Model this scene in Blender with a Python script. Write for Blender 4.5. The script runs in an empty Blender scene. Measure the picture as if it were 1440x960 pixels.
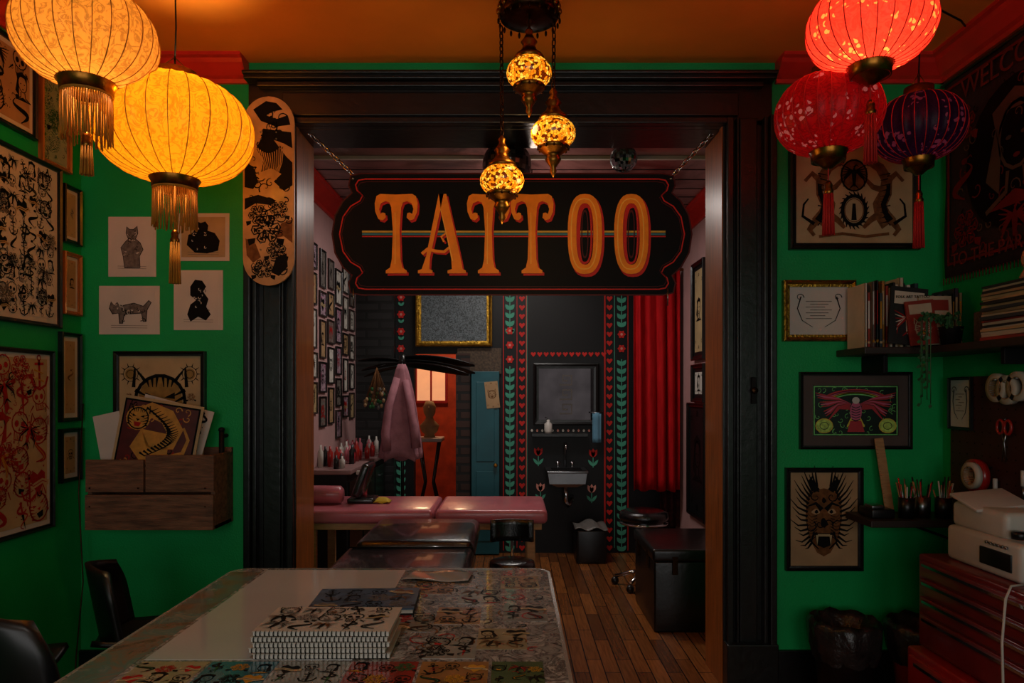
import bpy, bmesh, math, random
from mathutils import Vector, Matrix
R=random.Random(7)
pi=math.pi; sin=math.sin; cos=math.cos
# survey conversion: measured photo position at a known real distance -> metres
CH=1.35
def X(u,d): return (u-720)*d/1000.0
def Z(v,d): return CH+(552-v)*d/1000.0
def lin(h):
    h=h.lstrip('#'); o=[]
    for i in (0,2,4):
        c=int(h[i:i+2],16)/255.0
        o.append(c/12.92 if c<=.04045 else ((c+.055)/1.055)**2.4)
    return (o[0],o[1],o[2],1)
def mulc(c,k): return (min(1,c[0]*k),min(1,c[1]*k),min(1,c[2]*k),1)
# ---------------------------------------------------------------- materials
def newmat(name):
    m=bpy.data.materials.new(name); m.use_nodes=True
    nt=m.node_tree; p=nt.nodes['Principled BSDF']
    return m,nt,p
def ramp(nt,stops,interp='LINEAR'):
    r=nt.nodes.new('ShaderNodeValToRGB'); r.color_ramp.interpolation=interp
    e=r.color_ramp.elements
    while len(e)<len(stops): e.new(.5)
    for i,(p,c) in enumerate(stops):
        e[i].position=p; e[i].color=c
    return r
def coords(nt,scale=(1,1,1),rot=(0,0,0)):
    t=nt.nodes.new('ShaderNodeTexCoord'); mp=nt.nodes.new('ShaderNodeMapping')
    mp.inputs['Scale'].default_value=scale; mp.inputs['Rotation'].default_value=rot
    nt.links.new(t.outputs['Object'],mp.inputs['Vector']); return mp.outputs['Vector']
def noise(nt,vec,scale,detail=4,dist=0,rough=.5):
    n=nt.nodes.new('ShaderNodeTexNoise'); n.inputs['Scale'].default_value=scale
    n.inputs['Detail'].default_value=detail; n.inputs['Distortion'].default_value=dist
    n.inputs['Roughness'].default_value=rough
    nt.links.new(vec,n.inputs['Vector']); return n.outputs['Fac']
def addbump(nt,p,fac,st,dist=.01):
    b=nt.nodes.new('ShaderNodeBump'); b.inputs['Strength'].default_value=st; b.inputs['Distance'].default_value=dist
    nt.links.new(fac,b.inputs['Height']); nt.links.new(b.outputs['Normal'],p.inputs['Normal'])
def M(name,col,rough=.5,metal=0,var=.15,vs=8,bump=0,bs=60,em=0,emc=None,coat=0,stretch=(1,1,1),spec=.5):
    m,nt,p=newmat(name); c=lin(col) if isinstance(col,str) else col
    p.inputs['Roughness'].default_value=rough; p.inputs['Metallic'].default_value=metal
    p.inputs['Coat Weight'].default_value=coat; p.inputs['Coat Roughness'].default_value=.08
    p.inputs['Specular IOR Level'].default_value=spec
    v=coords(nt,stretch)
    n=noise(nt,v,vs)
    r=ramp(nt,[(.3,mulc(c,1-var)),(.7,mulc(c,1+var))])
    nt.links.new(n,r.inputs['Fac']); nt.links.new(r.outputs['Color'],p.inputs['Base Color'])
    if bump:
        addbump(nt,p,noise(nt,v,bs,3),bump)
    if em:
        p.inputs['Emission Color'].default_value=lin(emc or col) ; p.inputs['Emission Strength'].default_value=em
    return m
def mathn(nt,op,a,b):
    n=nt.nodes.new('ShaderNodeMath'); n.operation=op
    for i,x in enumerate((a,b)):
        if isinstance(x,(int,float)): n.inputs[i].default_value=x
        else: nt.links.new(x,n.inputs[i])
    return n.outputs[0]
def mix(nt,fac,a,b):
    n=nt.nodes.new('ShaderNodeMixRGB')
    for k,x in (('Fac',fac),('Color1',a),('Color2',b)):
        if isinstance(x,(tuple,float,int)): n.inputs[k].default_value=x
        else: nt.links.new(x,n.inputs[k])
    return n.outputs[0]
def doodle(name,paper,ink,ink2=None,scale=12,lines=30,radius=.42,rough=.25,coat=.3):
    """flash sheet: separate little line drawings scattered on paper"""
    m,nt,p=newmat(name); v=coords(nt)
    vo=nt.nodes.new('ShaderNodeTexVoronoi'); vo.inputs['Scale'].default_value=scale; nt.links.new(v,vo.inputs['Vector'])
    inside=mathn(nt,'LESS_THAN',vo.outputs['Distance'],radius)
    n=noise(nt,v,lines,2,1.2)
    W=(1,1,1,1);K=(0,0,0,1)
    r=ramp(nt,[(0,K),(.38,W),(.42,K),(.47,W),(.50,K),(.545,W),(.575,K),(.63,W)],'CONSTANT'); nt.links.new(n,r.inputs['Fac'])
    fac=mathn(nt,'MULTIPLY',inside,r.outputs['Color'])
    c1=lin(ink)
    if ink2:
        s=nt.nodes.new('ShaderNodeSeparateColor'); nt.links.new(vo.outputs['Color'],s.inputs[0])
        c1=mix(nt,mathn(nt,'GREATER_THAN',s.outputs[0],.5),lin(ink),lin(ink2))
    pap=mix(nt,noise(nt,v,6),mulc(lin(paper),.8),mulc(lin(paper),1.1))
    nt.links.new(mix(nt,fac,pap,c1),p.inputs['Base Color'])
    p.inputs['Roughness'].default_value=rough; p.inputs['Coat Weight'].default_value=coat
    return m
def bricks(name,c1,c2,mortar,w,h,plane='xz',rough=.7,bump=.4,ms=.01,grain=False,sq=.5):
    m,nt,p=newmat(name)
    t=nt.nodes.new('ShaderNodeTexCoord'); s=nt.nodes.new('ShaderNodeSeparateXYZ'); nt.links.new(t.outputs['Object'],s.inputs[0])
    c=nt.nodes.new('ShaderNodeCombineXYZ')
    a,b={'xz':(0,2),'yx':(1,0),'yz':(1,2),'xy':(0,1)}[plane]
    nt.links.new(s.outputs[a],c.inputs[0]); nt.links.new(s.outputs[b],c.inputs[1])
    bt=nt.nodes.new('ShaderNodeTexBrick'); nt.links.new(c.outputs[0],bt.inputs['Vector'])
    bt.inputs['Scale'].default_value=1; bt.inputs['Brick Width'].default_value=w; bt.inputs['Row Height'].default_value=h
    bt.inputs['Mortar Size'].default_value=ms; bt.inputs['Color1'].default_value=lin(c1); bt.inputs['Color2'].default_value=lin(c2)
    bt.inputs['Mortar'].default_value=lin(mortar); bt.offset=sq
    col=bt.outputs['Color']
    if grain:
        v=coords(nt,(30,2,1) if plane=='yx' else (1,1,1))
        g=noise(nt,v,3,6,.5); rr=ramp(nt,[(.3,(.55,.55,.55,1)),(.7,(1,1,1,1))]); nt.links.new(g,rr.inputs['Fac'])
        mm=nt.nodes.new('ShaderNodeMixRGB'); mm.blend_type='MULTIPLY'; mm.inputs['Fac'].default_value=1
        nt.links.new(col,mm.inputs['Color1']); nt.links.new(rr.outputs['Color'],mm.inputs['Color2']); col=mm.outputs[0]
    nt.links.new(col,p.inputs['Base Color']); p.inputs['Roughness'].default_value=rough
    inv=mathn(nt,'SUBTRACT',1,bt.outputs['Fac']); addbump(nt,p,inv,bump,.006)
    return m
def silk(name,col,em,flower=None,fs=14,pat=.25,sheer=.18):
    m,nt,p=newmat(name); out=nt.nodes['Material Output']; v=coords(nt)
    c=lin(col)
    n=noise(nt,v,26,3,1.8); r=ramp(nt,[(.44,mulc(c,1)),(.49,mulc(c,1-pat)),(.53,mulc(c,1-pat*.8)),(.58,mulc(c,1))]); nt.links.new(n,r.inputs['Fac'])
    colo=r.outputs['Color']
    if flower:
        vo=nt.nodes.new('ShaderNodeTexVoronoi'); vo.inputs['Scale'].default_value=fs*5; nt.links.new(v,vo.inputs['Vector'])
        f1=mathn(nt,'LESS_THAN',vo.outputs['Distance'],.42)
        f2=mathn(nt,'GREATER_THAN',noise(nt,v,fs,2,.6),.55)
        colo=mix(nt,mathn(nt,'MULTIPLY',f1,f2),colo,lin(flower))
    tr=nt.nodes.new('ShaderNodeBsdfTranslucent'); nt.links.new(colo,tr.inputs['Color'])
    nt.links.new(colo,p.inputs['Base Color']); p.inputs['Roughness'].default_value=.45
    p.inputs['Emission Strength'].default_value=em; nt.links.new(colo,p.inputs['Emission Color'])
    mx=nt.nodes.new('ShaderNodeMixShader'); mx.inputs[0].default_value=.6
    nt.links.new(p.outputs[0],mx.inputs[1]); nt.links.new(tr.outputs[0],mx.inputs[2])
    tp=nt.nodes.new('ShaderNodeBsdfTransparent'); nt.links.new(colo,tp.inputs['Color'])
    m2=nt.nodes.new('ShaderNodeMixShader'); m2.inputs[0].default_value=sheer
    nt.links.new(mx.outputs[0],m2.inputs[1]); nt.links.new(tp.outputs[0],m2.inputs[2]); nt.links.new(m2.outputs[0],out.inputs['Surface'])
    return m
def mosaic(name):
    m,nt,p=newmat(name); v=coords(nt)
    vo=nt.nodes.new('ShaderNodeTexVoronoi'); vo.inputs['Scale'].default_value=100; vo.feature='DISTANCE_TO_EDGE'; nt.links.new(v,vo.inputs['Vector'])
    vc=nt.nodes.new('ShaderNodeTexVoronoi'); vc.inputs['Scale'].default_value=100; nt.links.new(v,vc.inputs['Vector'])
    s=nt.nodes.new('ShaderNodeSeparateColor'); nt.links.new(vc.outputs['Color'],s.inputs[0])
    r=ramp(nt,[(0,lin('#5a1a02')),(.25,lin('#d8700c')),(.5,lin('#f59a1c')),(.8,lin('#ffc040'))],'CONSTANT'); nt.links.new(s.outputs[0],r.inputs['Fac'])
    e=ramp(nt,[(0,(0.02,.01,.0,1)),(.1,(1,1,1,1))]); nt.links.new(vo.outputs['Distance'],e.inputs['Fac'])
    mm=nt.nodes.new('ShaderNodeMixRGB'); mm.blend_type='MULTIPLY'; mm.inputs['Fac'].default_value=1
    nt.links.new(r.outputs['Color'],mm.inputs['Color1']); nt.links.new(e.outputs['Color'],mm.inputs['Color2'])
    nt.links.new(mm.outputs[0],p.inputs['Base Color']); nt.links.new(mm.outputs[0],p.inputs['Emission Color'])
    p.inputs['Emission Strength'].default_value=1.5; p.inputs['Roughness'].default_value=.2
    return m
def marble(name,cols,scale=6,rough=.15,coat=.5,dist=2):
    m,nt,p=newmat(name); v=coords(nt)
    r=ramp(nt,[(.3+.4*i/(len(cols)-1),lin(c)) for i,c in enumerate(cols)]); nt.links.new(noise(nt,v,scale,6,dist,.6),r.inputs['Fac'])
    nt.links.new(r.outputs['Color'],p.inputs['Base Color']); p.inputs['Roughness'].default_value=rough; p.inputs['Coat Weight'].default_value=coat
    return m

green=M('green_wall_paint','#10a052',.45,var=.12,vs=3,bump=.15,bs=120,spec=.3)
orangeceil=M('orange_ceiling_paint','#e58c34',.6,var=.10,vs=2,spec=.2)
redtrim=M('red_trim_paint','#c8281e',.4,var=.1)
blackgloss=M('black_gloss_paint','#0a0909',.32,var=.4,vs=4,bump=.15,bs=25,coat=.05)
blackmatte=M('black_matte','#0c0b0c',.6,var=.3,spec=.2)
blackwall=M('black_wall_paint','#0e0e10',.5,var=.3,vs=3,spec=.3)
jambwood=M('varnished_wood','#96521a',.35,var=.35,vs=5,stretch=(12,12,1),coat=.15)
oldwood=M('weathered_board','#6e4a34',.75,var=.5,vs=6,stretch=(1.5,8,10),bump=.4,bs=20)
darkwood=M('dark_shelf_wood','#2a1c16',.5,var=.3,stretch=(1,8,8))
floorm=bricks('plank_floor','#a0602e','#6c3e20','#1a0d06',.45,.075,'yx',.27,.25,.003,True,.37)
brickblk=bricks('black_painted_brick','#211f20','#121112','#050505',.22,.075,'xz',.5,.8,.012)
brickbrn=bricks('brown_brick','#3b2118','#28160f','#0b0705',.22,.075,'xz',.7,.8,.012)
ceil2=marble('parlour_ceiling',['#4a2c2c','#9a6a68','#5a3836','#b88a84'],1.3,.3,.15,1.2)  # pinkish mottling paints a reflection into the ceiling colour
pinkwall=M('pale_pink_wall','#b8908e',.5,var=.06)
brass=M('aged_brass','#8a5a22',.32,1,var=.35,vs=40)
darkbrass=M('dark_bronze','#3a2416',.35,1,var=.4,vs=40)
chrome=M('chrome','#c8c8cc',.12,1,var=.05)
steel=M('brushed_steel','#8f9094',.3,1,var=.1)
gold=M('gold_leaf','#a8802e',.35,1,var=.35,vs=30,bump=.5,bs=80)
paper=M('paper_white','#c4beb4',.6,var=.05,spec=.3)
paperw=M('paper_warm','#b0976e',.55,var=.15,spec=.3)
papert=M('paper_tan','#a88660',.5,var=.15,spec=.3)
ink=M('black_ink','#0c0a0a',.6,var=.1,spec=.1)
inkg=M('grey_ink_wash','#6a625c',.6,var=.4,vs=60,spec=.1)
inkb=M('brown_ink_wash','#6a4426',.6,var=.4,vs=40,spec=.1)
inkr=M('red_ink','#96201c',.6,var=.2,spec=.1)
inkgn=M('green_ink','#2f5a34',.6,var=.2,spec=.1)
inky=M('ochre_ink','#b07a22',.6,var=.2,spec=.1)
signblk=M('sign_black_enamel','#080707',.55,var=.3,spec=.12)
signor=M('sign_orange_enamel','#f08c1a',.5,var=.10,vs=20,spec=.2)
signor2=M('sign_light_orange','#fab848',.5,var=.08,spec=.2)
signred=M('sign_red_enamel','#c0261c',.5,var=.1,spec=.2)
signyel=M('sign_yellow_line','#c8a23a',.5,spec=.2)
signblu=M('sign_blue_line','#3b7f8f',.5,spec=.2)
signdk=M('sign_maroon','#4a100e',.5,spec=.2)
vineg=M('vine_green_paint','#4a9a80',.5,var=.15,spec=.2)
heartr=M('folk_red_paint','#c02822',.5,var=.1,spec=.2)
folkpink=M('folk_pink_paint','#d08a7c',.5,spec=.2)
teal=M('teal_paint','#0c4e58',.45,var=.15)
redcloth=M('red_curtain_cloth','#b4161a',.85,var=.2,vs=6,stretch=(6,6,1),spec=.1)
pinkcoat=M('pink_cloth','#9c6a72',.9,var=.2,vs=15,bump=.3,bs=200,spec=.1)
pinkvinyl=M('pink_vinyl','#b5606a',.3,var=.12,bump=.1,bs=100,coat=.2)
blackvinyl=M('black_vinyl','#0e0e10',.2,var=.2,bump=.25,bs=160,coat=.4)
plasticblk=M('black_plastic','#0e0e10',.35,var=.2)
bagm=M('bin_liner','#26201f',.3,var=.4,vs=20,bump=.8,bs=30)
redplastic=M('red_lacquer','#a01c18',.3,var=.1,coat=.3)
redmetal=M('red_tool_chest_paint','#6e1414',.35,var=.15,coat=.3)
whiteplastic=M('white_plastic','#c4beb6',.4,var=.04)
tape=M('masking_tape','#b8ae9e',.6,var=.05)
lightwood=M('light_wood','#a57a4c',.5,var=.2,stretch=(2,2,12))
mirrorm=M('mirror_glass','#8c8c90',.04,1,var=.02)
mirrordark=M('darkened_mirror','#242122',.03,1,var=.3,vs=5)  # base colour darkened to dim the bright window reflection
damask=marble('damask_pattern',['#1a1e20','#6a747a','#22282a','#525c60'],40,.4,0,2)
metalbrn=M('patterned_tin','#4a3a2c',.45,.4,var=.5,vs=60)
flashwarm=doodle('flash_sheet_warm','#b89b6a','#221611','#7c5a1a',9,34,.6)
flashred=doodle('flash_sheet_red','#c9bba2','#1c1413','#a02019',9,34,.62)
flashgrn=doodle('flash_sheet_green','#9a9c84','#1c221a','#3d5a3c',10,34,.6)
flashpink=doodle('flash_sheet_pink','#b89aa8','#2b1030','#b02c6a',14,40,.6)
skatewood=M('skate_deck_tan','#b48a58',.45,var=.3,vs=12,coat=.05)
tapes=marble('tapestry_weave',['#180807','#300d0c','#1e0908','#3c100e'],14,.9,0,2)
pegm=M('maroon_pegboard','#3c1210',.55,var=.2)
# -------------------------------------------------------------- mesh builder
class Pl:
    def __init__(s,o,u=(1,0,0),v=(0,0,1)):
        s.o=Vector(o); s.u=Vector(u).normalized(); s.v=Vector(v).normalized(); s.n=s.u.cross(s.v)
    def p(s,a,b,c=0): return s.o+s.u*a+s.v*b+s.n*c
class B:
    def __init__(s,name): s.name=name; s.v=[]; s.f=[]; s.mi=[]; s.sm=[]; s.ms=[]
    def add(s,vs,fs,mat,smooth=False):
        if mat not in s.ms: s.ms.append(mat)
        k=s.ms.index(mat); o=len(s.v); s.v+= [tuple(x) for x in vs]
        for f in fs: s.f.append([i+o for i in f]); s.mi.append(k); s.sm.append(smooth)
    def box(s,x0,x1,y0,y1,z0,z1,mat):
        vs=[(x,y,z) for x in (x0,x1) for y in (y0,y1) for z in (z0,z1)]
        s.add(vs,[(0,1,3,2),(4,6,7,5),(0,4,5,1),(2,3,7,6),(0,2,6,4),(1,5,7,3)],mat)
    def obox(s,c,size,rot,mat,r=0):
        bm=bmesh.new(); bmesh.ops.create_cube(bm,size=1)
        for v in bm.verts: v.co=Vector((v.co.x*size[0],v.co.y*size[1],v.co.z*size[2]))
        if r: bmesh.ops.bevel(bm,geom=bm.edges[:],offset=r,segments=3,profile=.5,affect='EDGES')
        Mx=Matrix.Translation(c)@(Matrix.Rotation(rot[2],4,'Z')@Matrix.Rotation(rot[1],4,'Y')@Matrix.Rotation(rot[0],4,'X'))
        bm.verts.ensure_lookup_table(); bm.verts.index_update()
        s.add([Mx@v.co for v in bm.verts],[[v.index for v in f.verts] for f in bm.faces],mat,bool(r)); bm.free()
    def rbox(s,x0,x1,y0,y1,z0,z1,r,mat):
        s.obox(((x0+x1)/2,(y0+y1)/2,(z0+z1)/2),(x1-x0,y1-y0,z1-z0),(0,0,0),mat,r)
    def slab(s,pl,a0,b0,a1,b1,n0,n1,mat):
        s.prism(pl,[(a0,b0),(a1,b0),(a1,b1),(a0,b1)],n0,n1,mat)
    def prism(s,pl,pts,n0,n1,mat):
        n=len(pts); vs=[pl.p(a,b,n0) for a,b in pts]+[pl.p(a,b,n1) for a,b in pts]
        fs=[list(range(n))[::-1],list(range(n,2*n))]+[[i,(i+1)%n,n+(i+1)%n,n+i] for i in range(n)]
        s.add(vs,fs,mat)
    def fill(s,pl,pts,n,mat): s.add([pl.p(a,b,n) for a,b in pts],[list(range(len(pts)))],mat)
    def stroke(s,pl,pts,w0,w1,n,mat,taper=False):
        k=len(pts); vs=[]
        for i,(a,b) in enumerate(pts):
            p0=pts[max(0,i-1)]; p1=pts[min(k-1,i+1)]
            dx,dy=p1[0]-p0[0],p1[1]-p0[1]; L=math.hypot(dx,dy) or 1
            t=i/(k-1); w=(w0+(w1-w0)*t)/2
            if taper: w*=max(.15,sin(pi*min(1,max(0,t))))
            vs.append(pl.p(a-dy/L*w,b+dx/L*w,n)); vs.append(pl.p(a+dy/L*w,b-dx/L*w,n))
        s.add(vs,[[2*i,2*i+1,2*i+3,2*i+2] for i in range(k-1)],mat)
    def lathe(s,c,prof,mat,seg=24,ax='z',smooth=True):
        vs=[]; m=len(prof)
        for i in range(seg):
            t=2*pi*i/seg
            for r,z in prof:
                q=(r*cos(t),r*sin(t),z)
                if ax=='x': q=(q[2],q[0],q[1])
                elif ax=='y': q=(q[0],q[2],q[1])
                vs.append((c[0]+q[0],c[1]+q[1],c[2]+q[2]))
        fs=[]
        for i in range(seg):
            j=(i+1)%seg
            for k in range(m-1): fs.append([i*m+k,j*m+k,j*m+k+1,i*m+k+1])
        s.add(vs,fs,mat,smooth)
    def ell(s,c,rx,ry,rz,mat,seg=20,rows=12):
        vs=[];
        for j in range(rows+1):
            ph=pi*j/rows
            for i in range(seg):
                t=2*pi*i/seg; vs.append((c[0]+rx*sin(ph)*cos(t),c[1]+ry*sin(ph)*sin(t),c[2]+rz*cos(ph)))
        fs=[[j*seg+i,j*seg+(i+1)%seg,(j+1)*seg+(i+1)%seg,(j+1)*seg+i] for j in range(rows) for i in range(seg)]
        s.add(vs,fs,mat,True)
    def tube(s,pts,r,mat,seg=8,closed=False,r1=None):
        pts=[Vector(p) for p in pts]; k=len(pts); vs=[]
        up=Vector((0,0,1)); prev=None
        for i,p in enumerate(pts):
            a=pts[(i-1)%k] if (closed or i>0) else p
            b=pts[(i+1)%k] if (closed or i<k-1) else p
            d=(b-a); d=d.normalized() if d.length>1e-9 else up
            if prev is None:
                prev=d.orthogonal().normalized()
            e=(prev-d*prev.dot(d)); e=e.normalized() if e.length>1e-6 else d.orthogonal().normalized()
            prev=e; f=d.cross(e); rr=r if r1 is None else r+(r1-r)*i/(k-1)
            for j in range(seg):
                t=2*pi*j/seg; vs.append(p+e*cos(t)*rr+f*sin(t)*rr)
        fs=[]
        for i in range(k if closed else k-1):
            i2=(i+1)%k
            for j in range(seg): fs.append([i*seg+j,i*seg+(j+1)%seg,i2*seg+(j+1)%seg,i2*seg+j])
        if not closed: fs+= [list(range(seg))[::-1],[(k-1)*seg+j for j in range(seg)]]
        s.add(vs,fs,mat,True)
    def sheet(s,fn,nu,nv,th,mat):
        P=[[Vector(fn(i/nu,j/nv)) for i in range(nu+1)] for j in range(nv+1)]
        def nrm(i,j):
            a=P[j][min(nu,i+1)]-P[j][max(0,i-1)]; b=P[min(nv,j+1)][i]-P[max(0,j-1)][i]; n=a.cross(b)
            return n.normalized() if n.length>1e-9 else Vector((0,1,0))
        w=nu+1; N=w*(nv+1)
        vs=[P[j][i] for j in range(nv+1) for i in range(w)]+[P[j][i]+nrm(i,j)*th for j in range(nv+1) for i in range(w)]
        fs=[]
        for j in range(nv):
            for i in range(nu):
                a=j*w+i; fs.append([a,a+1,a+w+1,a+w]); fs.append([N+a,N+a+w,N+a+w+1,N+a+1])
        for i in range(nu):
            fs.append([i,N+i,N+i+1,i+1]); a=nv*w+i; fs.append([a,a+1,N+a+1,N+a])
        for j in range(nv):
            a=j*w; fs.append([a,a+w,N+a+w,N+a]); a=j*w+nu; fs.append([a,N+a,N+a+w,a+w])
        s.add(vs,fs,mat,True)
    def done(s,bevel=0,origin=True):
        me=bpy.data.meshes.new(s.name)
        c=Vector((0,0,0))
        if origin and s.v:
            xs=[v[0] for v in s.v]; ys=[v[1] for v in s.v]; zs=[v[2] for v in s.v]
            c=Vector(((min(xs)+max(xs))/2,(min(ys)+max(ys))/2,min(zs)))
        me.from_pydata([Vector(v)-c for v in s.v],[],s.f)
        for m in s.ms: me.materials.append(m)
        for p,k,sm in zip(me.polygons,s.mi,s.sm): p.material_index=k; p.use_smooth=sm
        me.update()
        o=bpy.data.objects.new(s.name,me); bpy.context.scene.collection.objects.link(o); o.location=c
        if bevel:
            md=o.modifiers.new('edge_bevel','BEVEL'); md.width=bevel; md.segments=2; md.limit_method='ANGLE'
        return o
def frame_loops(b,pl,w,h,prof,mat):
    """moulding swept round a rectangle centred on pl origin; prof=[(inset,height)]"""
    vs=[]
    for ins,n in prof:
        a,c=w/2-ins,h/2-ins
        vs+=[pl.p(-a,-c,n),pl.p(a,-c,n),pl.p(a,c,n),pl.p(-a,c,n)]
    fs=[[k*4+i,k*4+(i+1)%4,(k+1)*4+(i+1)%4,(k+1)*4+i] for k in range(len(prof)-1) for i in range(4)]
    b.add(vs,fs,mat)
def curl(b,pl,cu,cv,r,turns,ang,w,mat,n=.0,flip=1,N=12):
    pts=[]
    for i in range(N):
        t=i/(N-1); rr=r*(1-t)**.8; a=ang+flip*turns*2*pi*t
        pts.append((cu+rr*cos(a),cv+rr*sin(a)))
    b.stroke(pl,pts,w,w*.4,n,mat)
def blob(cu,cv,rx,ry,seed,n=18,amp=.18):
    q=random.Random(seed); ph=[q.random()*6.28 for _ in range(3)]
    return [(cu+rx*cos(t)*(1+amp*sin(2*t+ph[0])*.6+amp*sin(3*t+ph[1])),cv+ry*sin(t)*(1+amp*sin(4*t+ph[2])*.5)) for t in [2*pi*i/n for i in range(n)]]
def circ(cu,cv,rx,ry,n=14): return [(cu+rx*cos(2*pi*k/n),cv+ry*sin(2*pi*k/n)) for k in range(n+1)]
def motif(b,q,cx,cy,s,k,m,n=.002,m2=None,rot=0,sx=1):
    """one tattoo-flash drawing of size s"""
    m2=m2 or m; cr,sr=cos(rot),sin(rot)
    def T(pts): return [(cx+(a*sx*cr-c*sr)*s,cy+(a*sx*sr+c*cr)*s) for a,c in pts]
    def st(pts,w0,w1=None,mt=None,dn=0,tp=False): b.stroke(q,T(pts),w0*s,(w0 if w1 is None else w1)*s,n+dn,mt or m,tp)
    def fi(pts,mt=None,dn=0): b.fill(q,T(pts),n+dn,mt or m)
    if k==0: # skull
        st(circ(0,.1,.3,.28),.04); st([(-.17,-.12),(-.15,-.36),(.15,-.36),(.17,-.12)],.04)
        for e in (-.12,.12): fi(circ(e,.06,.08,.09,10)[:-1],dn=.0002)
        fi([(0,-.02),(-.04,-.12),(.04,-.12)],dn=.0002)
        for e in (-.09,-.03,.03,.09): st([(e,-.2),(e,-.34)],.02)
        st([(-.28,-.2),(-.46,-.4)],.06,.02); st([(.28,-.2),(.46,-.4)],.06,.02)
        for e in (-.2,-.1,0,.1,.2): st([(e,.36),(e*1.1,.24)],.02,.004)
    elif k==1: # rose
        for r,c in ((.36,6),(.24,5),(.13,4)):
            for j in range(c):
                a=2*pi*j/c+r*9; st([(r*.55*cos(a-.5),r*.55*sin(a-.5)),(r*cos(a-.3),r*sin(a-.3)),(r*1.1*cos(a),r*1.1*sin(a)),(r*cos(a+.35),r*sin(a+.35)),(r*.55*cos(a+.5),r*.55*sin(a+.5))],.05,.03,m2)
                fi([(r*.6*cos(a),r*.6*sin(a)),(r*.95*cos(a-.2),r*.95*sin(a-.2)),(r*.95*cos(a+.25),r*.95*sin(a+.25))],m2,-.0002)
        for e in (-1,1): fi([(e*.28,-.25),(e*.5,-.28),(e*.46,-.46),(e*.3,-.38)])
    elif k==2: # dagger with snake
        fi([(-.06,.1),(.06,.1),(0,-.5)],m2); st([(-.2,.16),(-.1,.1),(.1,.1),(.2,.16)],.06); st([(0,.1),(0,.38)],.08); fi(circ(0,.42,.07,.06,8)[:-1])
        st([(.22*sin(t*9)*(1-.2*t),.35-.75*t) for t in [i/16 for i in range(17)]],.09,.03,m,.0003)
    elif k==3: # snake / panther body
        st([(.3*sin(t*6.5),.42-.82*t) for t in [i/18 for i in range(19)]],.04,.26,m,0,True)
        st([(.3*sin(t*6.5)+.02,.42-.82*t) for t in [i/18 for i in range(3,16)]],.02,.04,m2,.0003)
        fi(circ(.05,.42,.1,.07,9)[:-1]); st([(.12,.44),(.26,.5),(.3,.44)],.025)
    elif k==4: # eagle
        fi([(0,.3),(.09,.12),(.05,-.3),(0,-.4),(-.05,-.3),(-.09,.12)],m)
        for e in (-1,1):
            for j in range(7): st([(e*.06,.15),(e*(.22+.02*j),.26-.07*j),(e*(.48-.02*j),.38-.13*j)],.07,.015,m if j%2 else m2,.0001*j)
            st([(0,-.3),(e*.16,-.46)],.07,.02,m2)
        st([(0,.28),(.07,.36),(.16,.3)],.08,.02)
    elif k==5: # tiger head
        st(circ(0,0,.34,.36,18),.045); 
        for e in (-1,1):
            st([(e*.2,.28),(e*.34,.46),(e*.36,.2)],.05); fi([(e*.06,.06),(e*.2,.13),(e*.2,.04)],dn=.0002)
            for j in range(5): st([(e*.34,.16-.09*j),(e*.18,.1-.09*j-.02)],.05,.01)
            for j in range(3): st([(e*(.04+.07*j),.34-.02*j),(e*(.05+.05*j),.2)],.04,.01)
            fi([(e*.06,-.13),(e*.11,-.13),(e*.085,-.25)],m2,.0004); st([(e*.1,-.1),(e*.42,-.05)],.012)
        fi([(-.07,-.02),(.07,-.02),(0,-.1)],dn=.0002); fi([(-.13,-.13),(.13,-.13),(.08,-.28),(-.08,-.28)],m2 if m2 is not m else m,.0001)
    elif k==6: # anchor
        st([(0,.36),(0,-.36)],.08); st(circ(0,.42,.07,.07,10),.035); st([(-.18,.26),(.18,.26)],.07); st([(-.34,-.08),(-.24,-.32),(0,-.42),(.24,-.32),(.34,-.08)],.07)
        st([(-.2,.1),(.15,.0),(-.15,-.12),(.18,-.22)],.05,.05,m2,.0002)
    elif k==7: # heart + banner
        fi([(0,-.42),(.34,.0),(.34,.22),(.18,.33),(0,.2),(-.18,.33),(-.34,.22),(-.34,0)],m2); st([(-.48,-.12),(-.2,-.02),(.2,-.12),(.48,-.02)],.16,.16,paperw,.0003); st([(-.4,-.09),(-.2,-.02),(.2,-.12),(.4,-.04)],.03,.03,m,.0005)
    else: # lady head
        st(circ(.02,.08,.2,.26,14),.03); fi([(-.2,.1),(-.26,.34),(0,.46),(.24,.36),(.22,.08),(.14,.28),(-.08,.3)]); fi([(-.22,.2),(-.34,-.2),(-.18,-.34),(-.16,.0)])
        for e in (-.07,.1): fi(circ(e,.08,.035,.018,8)[:-1],dn=.0002)
        fi(circ(.02,-.08,.04,.02,8)[:-1],m2 if m2 is not m else m,.0002); st([(-.08,-.18),(-.1,-.34),(-.34,-.46)],.04); st([(.1,-.18),(.12,-.34),(.36,-.46)],.04); fi([(-.3,-.46),(0,-.34),(.32,-.46)],m2)
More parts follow.
